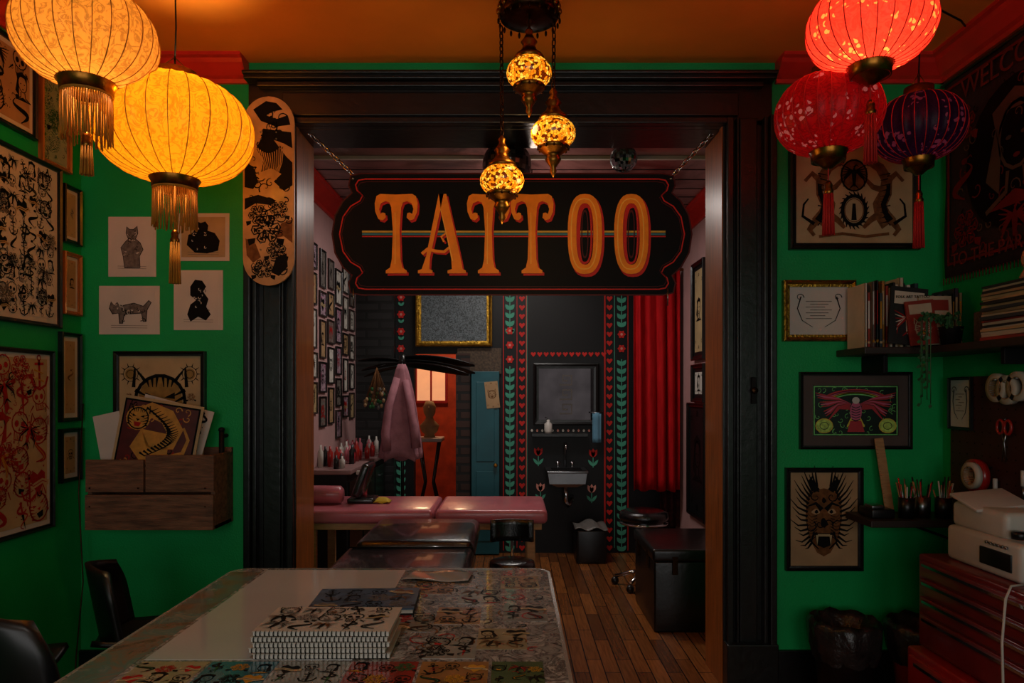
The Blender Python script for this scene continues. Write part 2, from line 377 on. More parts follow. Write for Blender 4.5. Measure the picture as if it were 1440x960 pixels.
def flashgrid(nx,ny,inks,seed,fill=1.0,jit=.05,extra=.7):
    def f(b,q,w,h):
        rr=random.Random(seed); last=-1; s0=min(w/nx,h/ny)
        for j in range(ny):
            for i in range(nx):
                k=rr.randrange(9)
                if k==last: k=(k+1)%9
                last=k
                s=s0*rr.uniform(.85,1.15)*fill
                motif(b,q,-w/2+w*(i+.5)/nx+rr.uniform(-jit,jit)*w/nx,-h/2+h*(j+.5)/ny+rr.uniform(-jit,jit)*h/ny,s,k,inks[0],.001+.0003*rr.random(),rr.choice(inks),rr.uniform(-.35,.35),rr.choice((1,-1)))
        for k in range(int(nx*ny*extra*2)):
            u,v=rr.uniform(-.47,.47)*w,rr.uniform(-.47,.47)*h
            if rr.random()<.5: curl(b,q,u,v,s0*.1,1,rr.random()*6,s0*.03,rr.choice(inks),.0008)
            else: b.fill(q,circ(u,v,s0*.025,s0*.025,6)[:-1],.0008,inks[0])
    return f
def art_free(b,pl,pts,w,h,mat,wash,seed,n=.002):
    P=[((a-.5)*w,(c-.5)*h) for a,c in pts]
    b.fill(pl,P,n-.0006,wash); b.stroke(pl,P+[P[0]],.012*w,.02*w,n,mat)
    q=random.Random(seed); cx=sum(p[0] for p in P)/len(P); cy=sum(p[1] for p in P)/len(P)
    for i in range(26):
        p=P[q.randrange(len(P))]; t=q.uniform(.2,.85)
        curl(b,pl,cx+(p[0]-cx)*t,cy+(p[1]-cy)*t,q.uniform(.02,.06)*w,q.uniform(.3,.8),q.random()*6,.018*w,mat if i%3 else paper,n+.0001*(i%3==0))
def picture(name,pl,w,h,fm,fw=.02,dep=.02,bg=paper,mat_in=0,matm=None,art=None):
    """framed picture; pl origin = centre on the wall"""
    b=B(name); g=.0006
    frame_loops(b,pl,w,h,[(0,g),(0,dep),(fw*.25,dep*1.15),(fw*.6,dep*.8),(fw,dep*.75),(fw,dep*.4)],fm)
    iw,ih=w-2*fw,h-2*fw
    b.slab(pl,-iw/2-.001,-ih/2-.001,iw/2+.001,ih/2+.001,g,dep*.42,matm or bg)
    q=Pl(pl.p(0,0,dep*.42),pl.u,pl.v)
    if mat_in:
        b.slab(q,-iw/2+mat_in,-ih/2+mat_in,iw/2-mat_in,ih/2-mat_in,0,.0015,bg)
        q=Pl(q.p(0,0,.0015),pl.u,pl.v)
    if art: art(b,q,iw-2*mat_in,ih-2*mat_in)
    return b.done()
def sheetpic(name,pl,w,h,bg,art=None):
    b=B(name); b.slab(pl,-w/2,-h/2,w/2,h/2,.0006,.004,bg)
    q=Pl(pl.p(0,0,.004),pl.u,pl.v)
    if art: art(b,q,w,h)
    return b.done()
def WP(u0,v0,u1,v1,d=3.3):
    x0,x1,z0,z1=X(u0,d),X(u1,d),Z(v1,d),Z(v0,d)
    return Pl(((x0+x1)/2,d,(z0+z1)/2)),x1-x0,z1-z0
def chain(b,p0,p1,mat,link=.028,r=.0022,wid=.009):
    p0=Vector(p0);p1=Vector(p1); d=p1-p0; L=d.length; n=max(2,int(L/(link*.72))); d.normalize()
    e=d.orthogonal().normalized(); f=d.cross(e)
    for i in range(n):
        c=p0+d*(L*(i+.5)/n); s1=e if i%2 else f; pts=[]
        for k in range(10):
            t=2*pi*k/10; pts.append(c+d*(cos(t)*link*.5)+s1*(sin(t)*wid*.6))
        b.tube(pts,r,mat,5,True)
# =========================================================== ROOM SHELL
PW=3.3; PB=3.5; CZ=2.88; C2=2.7
b=B('floor'); b.box(-2.2,2.2,-2.6,9.2,-.1,0,floorm); b.done(origin=False)
b=B('ceiling'); b.box(-2.2,2.2,-2.6,PB,CZ,CZ+.1,orangeceil); b.done(origin=False)
b=B('wall_left'); b.box(-2.1,-2.0,-2.6,PB,0,CZ,green); b.done(origin=False)
b=B('wall_right'); b.box(2.0,2.1,-2.6,PB,0,CZ,green); b.done(origin=False)
b=B('wall_partition')
OX0,OX1,OZ=-.989,.965,2.57
b.box(-2.0,OX0-.03,PW,PB,0,CZ,green); b.box(OX1+.03,2.0,PW,PB,0,CZ,green); b.box(OX0-.03,OX1+.03,PW,PB,OZ+.03,CZ,green)
b.done(origin=False)
b=B('wall_rear')
b.box(-2,2,-2.6,-2.5,0,.7,green); b.box(-2,2,-2.6,-2.5,2.5,CZ,green)
for x0,x1 in ((-2,-1.7),(-.15,.15),(1.7,2)): b.box(x0,x1,-2.6,-2.5,.7,2.5,green)
b.done(origin=False)
for k,(x0,x1) in enumerate(((-1.7,-.15),(.15,1.7))):
    b=B('window_%d'%(k+1)); pl=Pl(((x0+x1)/2,-2.5,1.6),(-1,0,0))
    frame_loops(b,pl,x1-x0,1.8,[(0,-.08),(0,.02),(.05,.02),(.05,-.08)],blackgloss)
    b.box((x0+x1)/2-.015,(x0+x1)/2+.015,-2.57,-2.53,.75,2.45,blackgloss); b.box(x0+.05,x1-.05,-2.57,-2.53,1.88,1.91,blackgloss)
    b.done()
    l=bpy.data.lights.new('window_daylight','AREA'); l.shape='RECTANGLE'; l.size=1.4; l.size_y=1.65; l.energy=17; l.color=(1,.97,.94)
    o=bpy.data.objects.new('window_daylight_%d'%(k+1),l); o.location=((x0+x1)/2,-2.49,1.6); o.rotation_euler=(math.radians(90),0,0)
    bpy.context.scene.collection.objects.link(o)
LX,RX,BY=-1.3,1.38,6.0
b=B('wall_parlour_left'); b.box(LX-.1,LX,PB,9,0,C2,pinkwall); b.done(origin=False)
b=B('wall_parlour_right'); b.box(RX,RX+.1,PB,BY,0,C2,pinkwall); b.done(origin=False)
b=B('wall_parlour_back')
ox0,ox1,oz=X(582,6),X(660,6),Z(497,6)
b.box(LX,ox0,BY,BY+.12,0,C2,blackwall); b.box(ox1,RX,BY,BY+.12,0,C2,blackwall); b.box(ox0,ox1,BY,BY+.12,oz,C2,blackwall)
b.done(origin=False)
b=B('ceiling_parlour'); b.box(LX-.1,RX+.1,PB,9.2,C2,C2+.1,ceil2)
for i in range(12): b.box(LX,RX,3.7+i*.2,3.706+i*.2,C2-.003,C2,blackmatte)
b.box(LX,RX,4.05,4.07,C2-.02,C2,paper)
b.done(origin=False)
b=B('wall_passage_right'); b.box(-.2,-.1,BY+.12,9,0,C2,M('passage_wall','#6a3a22',.6)); b.done(origin=False)
b=B('wall_passage_end'); b.box(LX,-.1,8.6,8.7,0,C2,M('orange_red_wall','#b8401c',.6,var=.3)); b.done(origin=False)
def crown(name,pa,pb,nrm,mat=redtrim,zt=CZ,s=1.0):
    pa=Vector(pa);pb=Vector(pb);n=Vector(nrm); prof=[(0,-.10),(.015,-.10),(.022,-.085),(.04,-.075),(.085,-.035),(.095,-.02),(.115,-.015),(.115,0),(0,0)]
    vs=[];k=len(prof)
    for p in (pa,pb):
        for a,z in prof: vs.append(p+n*(a*s)+Vector((0,0,zt-p.z+z*s)))
    b=B(name); b.add(vs,[[i,(i+1)%k,k+(i+1)%k,k+i] for i in range(k)]+[list(range(k)),list(range(k,2*k))[::-1]],mat); b.done(origin=False)
crown('trim_1',(-2,PW,0),(-1.22,PW,0),(0,-1,0)); crown('trim_2',(1.22,PW,0),(2,PW,0),(0,-1,0))
crown('trim_3',(-2,-2.5,0),(-2,PW,0),(1,0,0)); crown('trim_4',(2,-2.5,0),(2,PW,0),(-1,0,0))
crown('trim_5',(RX,PB,0),(RX,BY,0),(-1,0,0),zt=C2); crown('trim_6',(LX,PB,0),(LX,BY,0),(1,0,0),zt=C2)
crown('trim_7',(LX,BY,0),(RX,BY,0),(0,-1,0),zt=C2,mat=blackgloss)
b=B('baseboard_partition_left'); b.box(-2,-1.215,PW-.02,PW,0,.16,blackgloss); b.done(.004,False)
b=B('baseboard_partition_right'); b.box(1.195,2,PW-.02,PW,0,.16,blackgloss); b.done(.004,False)
# black door casing (trim) + wooden reveal
b=B('trim_8')
cf=3.22; xl,xr=X(345,cf),X(1090,cf)
for s0,s1,sg in ((xl,OX0,1),(OX1,xr,-1)):
    b.box(s0,s1,cf+.035,PW,0,2.6,blackgloss)
    e=s0 if sg==1 else s1
    def bx(a0,a1,y,z1=2.6):
        xa,xb=sorted((e+sg*a0,e+sg*a1)); b.box(xa,xb,y,cf+.036,0,z1,blackgloss)
    bx(0,.03,cf-.03); bx(.03,.05,cf-.005); bx(.075,.155,cf+.012); bx(.16,.172,cf); bx(.185,.215,cf+.0)
zt=Z(103,cf)
b.box(xl,xr,cf+.035,PW,OZ,zt,blackgloss)
b.box(xl,xr,cf-.03,cf+.036,zt-.035,zt,blackgloss)
b.box(xl-.0,xr+.0,cf-.05,cf+.036,zt-.02,zt-.004,blackgloss)
b.box(xl+.05,xr-.05,cf-.005,cf+.036,zt-.06,zt-.035,blackgloss)
b.box(xl+.16,xr-.16,cf+.012,cf+.036,OZ+.04,zt-.08,blackgloss)
b.box(OX0-.01,OX1+.01,cf-.004,cf+.036,OZ,OZ+.028,blackgloss)
b.box(xl-.005,OX0,cf-.035,PW,0,.22,blackgloss); b.box(OX1,xr+.005,cf-.035,PW,0,.22,blackgloss)
b.done(.005,False)
b=B('trim_9')
b.box(OX0-.03,OX0,PW+.0,PB+.05,0,OZ,jambwood); b.box(OX1,OX1+.03,PW,PB+.05,0,OZ,jambwood)
b.box(OX0,OX0+.004,cf+.035,PW,0,OZ,jambwood); b.box(OX1-.004,OX1,cf+.035,PW,0,OZ,jambwood)
b.box(OX0-.03,OX1+.03,PW,PB+.05,OZ,OZ+.03,blackgloss)
b.done(.003,False)
b=B('door_latch_plate'); b.box(1.085,1.105,cf-.006,cf+.011,1.30,1.42,blackmatte); b.lathe((1.095,cf-.014,1.36),[(0,-.008),(.014,-.006),(.016,.004),(.008,.012)],darkbrass,12,'y'); b.done(.002)
# =========================================================== TATTOO SIGN
SY=3.36; K=SY/1000
sp=Pl((0,SY,Z(330,SY)))
def S(u,v): return ((u-720)*K,(330-v)*K)
half=[(930,247),(940,249),(944,256),(942,264),(934,272),(938,280),(951,288),(962,304),(967,330),(962,356),(951,372),(938,380),(934,388),(942,396),(944,404),(940,411),(930,413)]
out=[S(u,v) for u,v in half]+[S(1440-u,v) for u,v in half[::-1]]
bo=[(932,245),(946,248),(949,262),(944,272),(957,284),(968,304),(972,330),(968,356),(957,376),(944,388),(949,398),(946,412),(932,415)]
board=[S(u,v) for u,v in bo]+[S(1440-u,v) for u,v in bo[::-1]]
b=B('tattoo_sign')
b.prism(sp,board,-.012,.012,signblk)
b.stroke(sp,board+[board[0]],.007,.007,.0128,signdk)
inner=[(p[0]*.978,p[1]*.93) for p in out]; inner2=[(p[0]*.966,p[1]*.885) for p in out]
b.stroke(sp,inner+[inner[0]],.006,.006,.0135,signred); b.stroke(sp,inner2+[inner2[0]],.003,.003,.0135,signdk)
for v,mt,w in ((326.5,signyel,.009),(330,signblu,.008),(333.2,signred,.006)):
    b.slab(sp,S(510,0)[0],-(v-330)*K-w/2,S(935,0)[0],-(v-330)*K+w/2,.0122,.014,mt)
Th=[(0,110),(26,111),(32,108),(35,98),(34,86),(29,76),(22,74),(17,78),(18,84),(22,85),(26,83),(28,90),(25,98),(17,101),(11,99),(8,92),(5.5,60),(7,20),(10,8),(17,4),(17,0),(0,0)]
T=Th+[(-a,c) for a,c in Th[1:-1]][::-1]
A1=[(-37,0),(-37,4),(-31,6),(-24,24),(-4,111),(4,111),(-18,22),(-19,6),(-14,4),(-14,0)]
A2=[(-4,111),(8,111),(31,20),(34,6),(39,4),(39,0),(10,0),(10,4),(17,6),(16,20),(-1,92)]
def glyph(pts,cx,dx,dy,n0,n1,mt,sc=1.0):
    b.prism(sp,[S(cx+a*sc+dx,385-c-dy) for a,c in pts],n0,n1,mt)
def ring(cx,dx,dy,n0,n1,mt,ow,oh,iw,ih):
    N=32; vs=[];
    for n in (n0,n1):
        for w,h in ((ow,oh),(iw,ih)):
            for i in range(N):
                t=2*pi*i/N; a=math.copysign(abs(cos(t))**.75,cos(t))*w; c=math.copysign(abs(sin(t))**.8,sin(t))*h
                q=S(cx+a+dx,330-c-dy); vs.append(sp.p(q[0],q[1],n))
    fs=[]
    for i in range(N):
        j=(i+1)%N; fs+=[[2*N+i,2*N+j,3*N+j,3*N+i],[i,j,2*N+j,2*N+i],[N+i,3*N+i,3*N+j,N+j]]
    b.add(vs,fs,mt)
for cx in (558,687,748):
    sc=.86
    glyph(T,cx,2.5,-3,.012,.0145,signred,sc); glyph(T,cx,0,0,.012,.018,signor,sc)
    b.stroke(sp,[S(cx-1.5,300),S(cx-1.5,372)],.003,.004,.0185,signor2)
for pts in (A1,A2):
    glyph(pts,621,2.5,-3,.012,.0145,signred,.88); glyph(pts,621,0,0,.012,.018,signor,.88)
cr=[S(594,358),S(602,351),S(613,354),S(625,355),S(636,346),S(637,334),S(629,328),S(621,334),S(625,341)]
b.stroke(sp,[(a+.008,c-.008) for a,c in cr],.014,.009,.0148,signred); b.stroke(sp,cr,.016,.009,.0186,signor)
b.stroke(sp,[S(620,295),S(637,368)],.003,.005,.0188,signor2)
for cx in (822,887):
    ring(cx,2.5,-3,.012,.0145,signred,25,57,9,40); ring(cx,0,0,.012,.018,signor,24,56,12,43)
    ring(cx,0,0,.012,.0155,signred,10.5,42,8,39); ring(cx,0,0,.012,.0152,signdk,5,34,3.5,31)
    ring(cx-1,0,0,.018,.0185,signor2,19,50,17.5,48.5)
chain(b,(S(497,0)[0],SY,Z(246,SY)),(OX0+.012,SY,Z(182,SY)),chrome,.04,.004,.016)
chain(b,(S(943,0)[0],SY,Z(250,SY)),(OX1-.012,SY,Z(186,SY)),chrome,.04,.004,.016)
for u in (497,943): b.tube([(X(u,SY),SY-.016,Z(252,SY)),(X(u,SY),SY+.014,Z(252,SY))],.008,steel)
for u in (498,938):
    b.tube([(X(u,SY),SY-.016,Z(405,SY)),(X(u,SY),SY-.016,Z(430,SY))],.003,steel)
b.done()
# =========================================================== SKATEBOARD
b=B('skateboard_deck'); d=3.185
pl=Pl(((X(343,d)+X(415,d))/2,d,(Z(137,d)+Z(402,d))/2)); hw=(X(415,d)-X(343,d))/2; hh=(Z(137,d)-Z(402,d))/2
def cap(hw,hh,k=14):
    o=[]
    for i in range(k+1):
        t=pi*i/k; o.append((hw*cos(t),hh-hw*1.05+hw*1.05*sin(t)))
    return o+[(-a,-c) for a,c in o]
b.prism(pl,cap(hw,hh),-.0,.012,skatewood)
q=random.Random(3); n=.0126
def dk(pts,m=ink,dn=0): b.fill(pl,[(a*hw,c*hh) for a,c in pts],n+dn,m)
dk([(-.6,.86),(-.1,.95),(.3,.93),(.55,.86),(.2,.84),(-.1,.8),(.3,.76),(.75,.8),(.85,.7),(.3,.68),(-.3,.74)])
dk([(-.2,.66),(.3,.64),(.88,.62),(.93,.45),(.6,.5),(.2,.54),(.7,.36),(.93,.3),(.93,.06),(.6,.0),(.2,.1),(.5,.18),(.1,.24),(-.3,.2),(-.2,.34),(-.5,.44),(-.3,.55)])
dk([(-.93,.3),(-.6,.26),(-.4,.1),(-.6,.02),(-.93,.04)])
dk([(-.93,-.08),(-.4,-.04),(.3,-.1),(.1,-.15),(-.5,-.13),(-.93,-.2)]); dk([(.93,-.3),(.5,-.34),(.2,-.5),(.6,-.48),(.93,-.55)],inkb); dk([(-.9,-.5),(-.5,-.56),(-.3,-.7),(-.6,-.76),(-.85,-.68)],inkb); dk([(.3,-.7),(.7,-.66),(.75,-.8),(.4,-.9),(.1,-.86)])
for i in range(14): 
    t=i/13; a=-.6+1.2*t; b.stroke(pl,[(a*hw,.5*hh-.1*hh*sin(pi*t)),((a*.7+.1)*hw,(.3-.08*sin(pi*t))*hh),((a*.5)*hw,.12*hh)],.004,.002,n+.0006,skatewood)
for i in range(60):
    a=q.uniform(-.78,.78)*hw; c=q.uniform(-.85,.85)*hh; curl(b,pl,a,c,q.uniform(.012,.035),q.uniform(.4,1.1),q.random()*6,.006,ink,n+.0004,q.choice((1,-1)))
for (a,c,r) in ((-.1,-.4,.075),(.3,-.62,.05),(-.4,-.25,.05),(.4,-.2,.045),(-.2,-.82,.05)):
    motif(b,pl,a*hw,c*hh,r*2.2,1,ink,n+.0008)
for sx in (-.3,.3):
    for sz in (-.62,-.55,.55,.62): b.tube([pl.p(sx*hw,sz*hh,.01),pl.p(sx*hw,sz*hh,.015)],.004,steel,6)
b.done()
# =========================================================== LANTERNS
def lantern(name,c,Rr,Hh,sm,fr,metal,energy,lcol,flen,tlen,lz=-.4,top=CZ,pdeg=14):
    b=B(name); c=Vector(c); nr=26; sub=4; seg=nr*sub; rows=22
    vs=[];fs=[]
    def prof(ph): return Rr*sin(ph)**.75, Hh*cos(ph)
    p0,p1=math.radians(pdeg),math.radians(180-pdeg)
    for j in range(rows+1):
        ph=p0+(p1-p0)*j/rows; r,z=prof(ph)
        for i in range(seg):
            t=2*pi*i/seg; k=(i%sub)/sub; f=1-.04*sin(pi*k); vs.append((c.x+r*f*cos(t),c.y+r*f*sin(t),c.z+z))
    fs=[[j*seg+i,j*seg+(i+1)%seg,(j+1)*seg+(i+1)%seg,(j+1)*seg+i] for j in range(rows) for i in range(seg)]
    b.add(vs,fs,sm,True)
    for i in range(nr):
        t=2*pi*i/nr
        b.tube([(c.x+prof(p0+(p1-p0)*j/14)[0]*1.004*cos(t),c.y+prof(p0+(p1-p0)*j/14)[0]*1.004*sin(t),c.z+prof(p0+(p1-p0)*j/14)[1]) for j in range(15)],.0016,fr,4)
    r0,z0=prof(p0)
    for sgn in (1,-1):
        b.lathe(c,[(r0*1.02,sgn*(z0-.006)),(r0*1.04,sgn*z0),(r0*.94,sgn*(z0+.012)),(r0*.92,sgn*(z0+.034)),(r0*.84,sgn*(z0+.034)),(r0*.88,sgn*z0)],metal,28)
    for k in range(3):
        t=k*2*pi/3; b.tube([(c.x,c.y,c.z+z0+.09),(c.x+r0*.85*cos(t),c.y+r0*.85*sin(t),c.z+z0+.02)],.002,metal,5)
    b.tube([(c.x,c.y,c.z+z0+.09),(c.x+.004,c.y,(c.z+z0+top)/2),(c.x,c.y,top)],.003,blackmatte,6)
    b.lathe((c.x,c.y,top),[(.03,0),(.028,-.01),(.008,-.02),(0.0,-.02)],blackmatte,12)
    b.tube([(c.x,c.y,c.z+z0+.09),(c.x,c.y,c.z+.06)],.004,blackmatte,6)
    zb=c.z-z0-.03
    if flen>.05:
        n=64
        for k in range(n):
            t=2*pi*k/n; x,y=c.x+r0*.86*cos(t),c.y+r0*.86*sin(t); L=flen*R.uniform(.92,1.04)
            b.tube([(x,y,zb),(x+R.uniform(-.003,.003),y,zb-L*.5),(x+R.uniform(-.004,.004),y+R.uniform(-.004,.004),zb-L)],.0024,fr,4)
        b.lathe((c.x,c.y,zb),[(r0*.9,.004),(r0*.9,-.012),(r0*.84,-.012)],fr,24)
    else:
        b.lathe((c.x,c.y,zb),[(r0*.85,.0),(r0*.5,-.015),(.012,-.03),(0,-.03)],metal,20)
    zt=zb-flen*.6
    b.tube([(c.x,c.y,c.z-z0),(c.x,c.y,zt-tlen*.35)],.0025,fr,5)
    zz=zt-tlen*.35
    b.lathe((c.x,c.y,zz),[(0,.03),(.008,.026),(.014,.012),(.012,0),(.017,-.008),(.015,-.02),(.013,-.022)],metal,12)
    for k in range(24):
        t=2*pi*k/24; rr=.014 if k%2 else .007
        b.tube([(c.x+rr*cos(t),c.y+rr*sin(t),zz-.018),(c.x+rr*1.35*cos(t),c.y+rr*1.35*sin(t),zz-tlen*.65)],.0028,fr,4)
    o=b.done()
    if energy:
        l=bpy.data.lights.new(name+'_bulb','POINT'); l.energy=energy; l.color=lcol; l.shadow_soft_size=.035
        lo=bpy.data.objects.new(name+'_bulb',l); lo.location=(0,0,c.z+lz*Hh-o.location.z); lo.parent=o
        bpy.context.scene.collection.objects.link(lo)
    return o
ysilk=silk('yellow_silk','#c4883a',.10,sheer=.28,pat=.45); ysilk2=silk('yellow_silk_bright','#dc981c',.12,sheer=.3,pat=.4)
fry=M('gold_fringe','#c07a1c',.7,var=.2,vs=30); frr=M('red_fringe','#b81512',.7,var=.2)
rsilk=silk('coral_floral_silk','#e8442e',.2,'#e0a850',12,.35,.18); rsilk2=silk('red_floral_silk','#a40a14',.09,'#c09094',10,.4,.08); psilk=silk('purple_floral_silk','#26092e',.05,'#8a4a60',10,.4,.05)
d=2.3; lantern('silk_lantern',(X(122,d),d,Z(54,d)),.214,.152,ysilk,fry,brass,6,(1,.68,.32),.16,.17,lz=-.2,pdeg=17)
d=2.6; lantern('silk_lantern',(X(246,d),d,Z(184,d)),.276,.182,ysilk2,fry,brass,12,(1,.72,.32),.15,.26,lz=.45,pdeg=12)
d=2.3; lantern('silk_lantern',(X(1224,d),d,Z(37,d)),.196,.134,rsilk,frr,brass,5,(1,.6,.45),.0+.02,.27,lz=-.2)
d=2.5; lantern('silk_lantern',(X(1165,d),d,Z(161,d)),.180,.135,rsilk2,frr,brass,.7,(1,.35,.25),.02,.25,lz=.2)
d=2.75; lantern('silk_lantern',(X(1292,d),d,Z(180,d)),.165,.125,psilk,frr,brass,.2,(1,.25,.4),.02,.3)
# =========================================================== MOSAIC CHANDELIER
b=B('mosaic_glass_chandelier'); d=2.6; mos=mosaic('mosaic_glass')
cx=X(744,d); zc=Z(18,d)
b.lathe((cx,d,zc),[(.0,CZ-zc),(.035,CZ-zc),(.03,CZ-zc-.02),(.02,.09),(.05,.06),(.112,.03),(.115,.015),(.108,.01),(.112,-.005),(.105,-.022),(.07,-.03),(.03,-.045),(0,-.05)],darkbrass,32)
for k in range(20):
    t=2*pi*k/20; x,y=cx+.112*cos(t),d+.112*sin(t)
    b.ell((x,y,zc+.005),.009,.009,.012,brass,8,6); b.ell((x,y,zc-.03),.005,.005,.012,darkbrass,6,5)
lamps=[(744,103),(778,188),(706,254)]
cents=[]
for i,(u,v) in enumerate(lamps):
    yy=d+(-.03,.0,.03)[i]; lx,lz=X(u,yy),Z(v,yy); r=.082; hh=.06; cents.append((lx,yy,lz))
    b.ell((lx,yy,lz),r,r,hh,mos,28,16)
    b.lathe((lx,yy,lz),[(.05,.046),(.056,.052),(.05,.064),(.03,.08),(.022,.1),(.03,.112),(.02,.125),(.012,.14),(.016,.15),(.006,.165),(0,.17)],brass,20)
    b.lathe((lx,yy,lz),[(.056,-.044),(.06,-.05),(.052,-.06),(.03,-.075),(.024,-.085),(.03,-.095),(.02,-.11),(.01,-.125),(.013,-.137),(.004,-.155),(0,-.16)],brass,20)
    for k in range(12):
        t=2*pi*k/12; b.ell((lx+.055*cos(t),yy+.055*sin(t),lz-.055),.005,.005,.008,darkbrass,6,5)
    chain(b,(lx,yy,lz+.165),(cx+(u-744)*.0027,d+(yy-d)*2,zc-.02),darkbrass,.034,.0026,.012)
o=b.done()
for (x,y,z) in cents:
    l=bpy.data.lights.new('mosaic_bulb','POINT'); l.energy=1.4; l.color=(1,.6,.22); l.shadow_soft_size=.04
    lo=bpy.data.objects.new('mosaic_bulb',l); lo.location=Vector((x,y-.0,z-.2))-o.location; lo.parent=o; bpy.context.scene.collection.objects.link(lo)
# =========================================================== COUNTER TABLE
TX0,TX1,TY0,TY1,TZ=-.795,.107,.55,2.04,.85
grey=M('counter_panel_grey','#b8b4ae',.10,var=.05,vs=3,coat=.6)  # plain light grey panel of the counter top
mar=marble('grey_marbled_sheet',['#3c3230','#9a9086','#5a4e48','#b8aea2','#463a36'],14,.12,.6,2.5)
rust=marble('rusty_edge_sheet',['#2a1d16','#7a5a44','#4f6a62','#8a7a68'],14,.25,.3,1)
metl=M('counter_edge_metal','#c8c4c0',.25,.7,var=.08)
b=B('glass_top_counter')
tp=Pl((0,0,TZ-.03),(1,0,0),(0,1,0))
r=.05; pts=[(TX0,TY0),(TX1,TY0)]+[(TX1-r+r*cos(t),TY1-r+r*sin(t)) for t in [pi/2*i/6 for i in range(7)]]+[(TX0+r-r*sin(t),TY1-r+r*cos(t)) for t in [pi/2*i/6 for i in range(7)]]
b.prism(tp,pts,0,.027,metl)
b.prism(Pl((0,0,TZ-.03),(1,0,0),(0,1,0)),[(a*1+(-.008 if a>0 else .008),c-.008 if c>1 else c+.008) for a,c in pts],.027,.0285,mar)
tq=Pl((0,0,TZ-.0015),(1,0,0),(0,1,0))
b.slab(tq,TX0+.012,TY0+.02,-.70,TY1-.05,0,.0006,rust)
b.slab(tq,-.69,1.335,-.30,TY1-.03,0,.001,grey)
b.slab(tq,-.62,TY1-.028,.0,TY1-.012,0,.0007,rust)
shc=[M('sheet_'+c[1:],c,.15,var=.25,vs=20,coat=.5) for c in ('#9a8660','#8a3024','#8f887a','#34606a','#96683a','#2a2624','#80786c','#4e5c38')]
xx=-.69
for i,w in enumerate((.13,.13,.13,.13,.13,.10)):
    for j,(y0,y1) in enumerate(((1.17,1.325),(1.0,1.16),(.8,.99))):
        m_=shc[(i*3+j*5)%8]; b.slab(tq,xx+.003,y0,xx+w-.003,y1,0,.0008,m_)
        flashgrid(3,3,((ink,inkr,inkgn,inky) if m_ is not shc[5] else (inky,inkr,papert)),i*7+j,1.2,.15)(b,Pl((xx+w/2,(y0+y1)/2,TZ-.0012),(1,0,0),(0,1,0)),w*.9,(y1-y0)*.9)
    xx+=w
for i in range(60):
    a=R.uniform(-.26,.07); c=R.uniform(1.36,1.98); curl(b,tq,a,c,R.uniform(.012,.035),R.uniform(.5,1.2),R.random()*6,.004,R.choice((ink,inkb,inkr)),.0011,R.choice((1,-1)))
for k,c in enumerate(((-.22,1.55),(-.08,1.75),(-.02,1.45),(-.2,1.83),(.03,1.62),(-.12,1.4),(.02,1.88),(-.12,1.6))):
    b.slab(tq,c[0]-.05,c[1]-.06,c[0]+.05,c[1]+.06,.0002,.0009+.00002*k,shc[(6,2,0,4)[k%4]]); flashgrid(2,2,(ink,inkb,inkr),k+50,1.2,.1)(b,Pl((c[0],c[1],TZ-.0010),(1,0,0),(0,1,0)),.1,.11)
b.box(TX0+.06,TX1-.06,TY0+.05,TY1-.06,.08,TZ-.03,darkwood); b.box(TX0+.1,TX1-.1,TY0+.1,TY1-.1,0,.08,blackmatte)
for k in range(3): b.box(TX1-.062,TX1-.05,TY0+.1+k*.46,TY0+.52+k*.46,.15,TZ-.1,darkwood)
b.done()
b=B('stack_of_spiral_notebooks'); cm=M('notebook_cover_cream','#b0a698',.4,var=.1)
z=TZ+.0005
for i in range(5):
    ang=R.uniform(-.03,.03); cxn,cyn=-.362+R.uniform(-.004,.004),1.41; th=.0105
    Mx=Matrix.Translation((cxn,cyn,0))@Matrix.Rotation(ang,4,'Z')
    b.obox((cxn,cyn,z+th/2),(.255,.15,th-.002),(0,0,ang),paper)
    b.obox((cxn,cyn,z+th-.0012),(.258,.153,.0012),(0,0,ang),cm)
    for k in range(30):
        p=Mx@Vector((-.122+k*.0084,-.075,z+th/2)); rr=th*.42
        b.tube([(p.x,p.y+rr*cos(t),p.z+rr*sin(t)) for t in [2*pi*m/8 for m in range(8)]],.0012,blackmatte,4,True)
    z+=th
q=Pl((-.362,1.415,z-.0005),(1,0,0),(0,1,0)); flashgrid(5,3,(ink,inkb,inkg),5,1.2,.1)(b,q,.24,.14)
b.done()
b=B('art_book'); q=Pl((-.345,1.68,TZ),(cos(.05),sin(.05),0),(-sin(.05),cos(.05),0))
b.slab(q,-.12,-.085,.12,.085,0,.003,blackmatte); b.slab(q,-.117,-.082,.117,.082,.003,.012,paper); b.slab(q,-.12,-.085,.12,.085,.012,.015,M('book_blue_cover','#34495e',.3,var=.5,vs=25))
flashgrid(4,3,(ink,inkg,inkb),12,1.2,.1)(b,Pl(q.p(0,0,.0145),q.u,q.v),.22,.15); b.done()
b=B('loose_plastic_sleeve'); q=Pl((-.2,1.93,TZ),(cos(-.1),sin(-.1),0),(sin(.1),cos(.1),0)); b.sheet(lambda s,t:q.p(-.09+.18*s,-.05+.1*t,.004+.003*sin(7*s+3*t)),10,6,.0005,M('clear_plastic_film','#8f8a84',.1)); b.done()
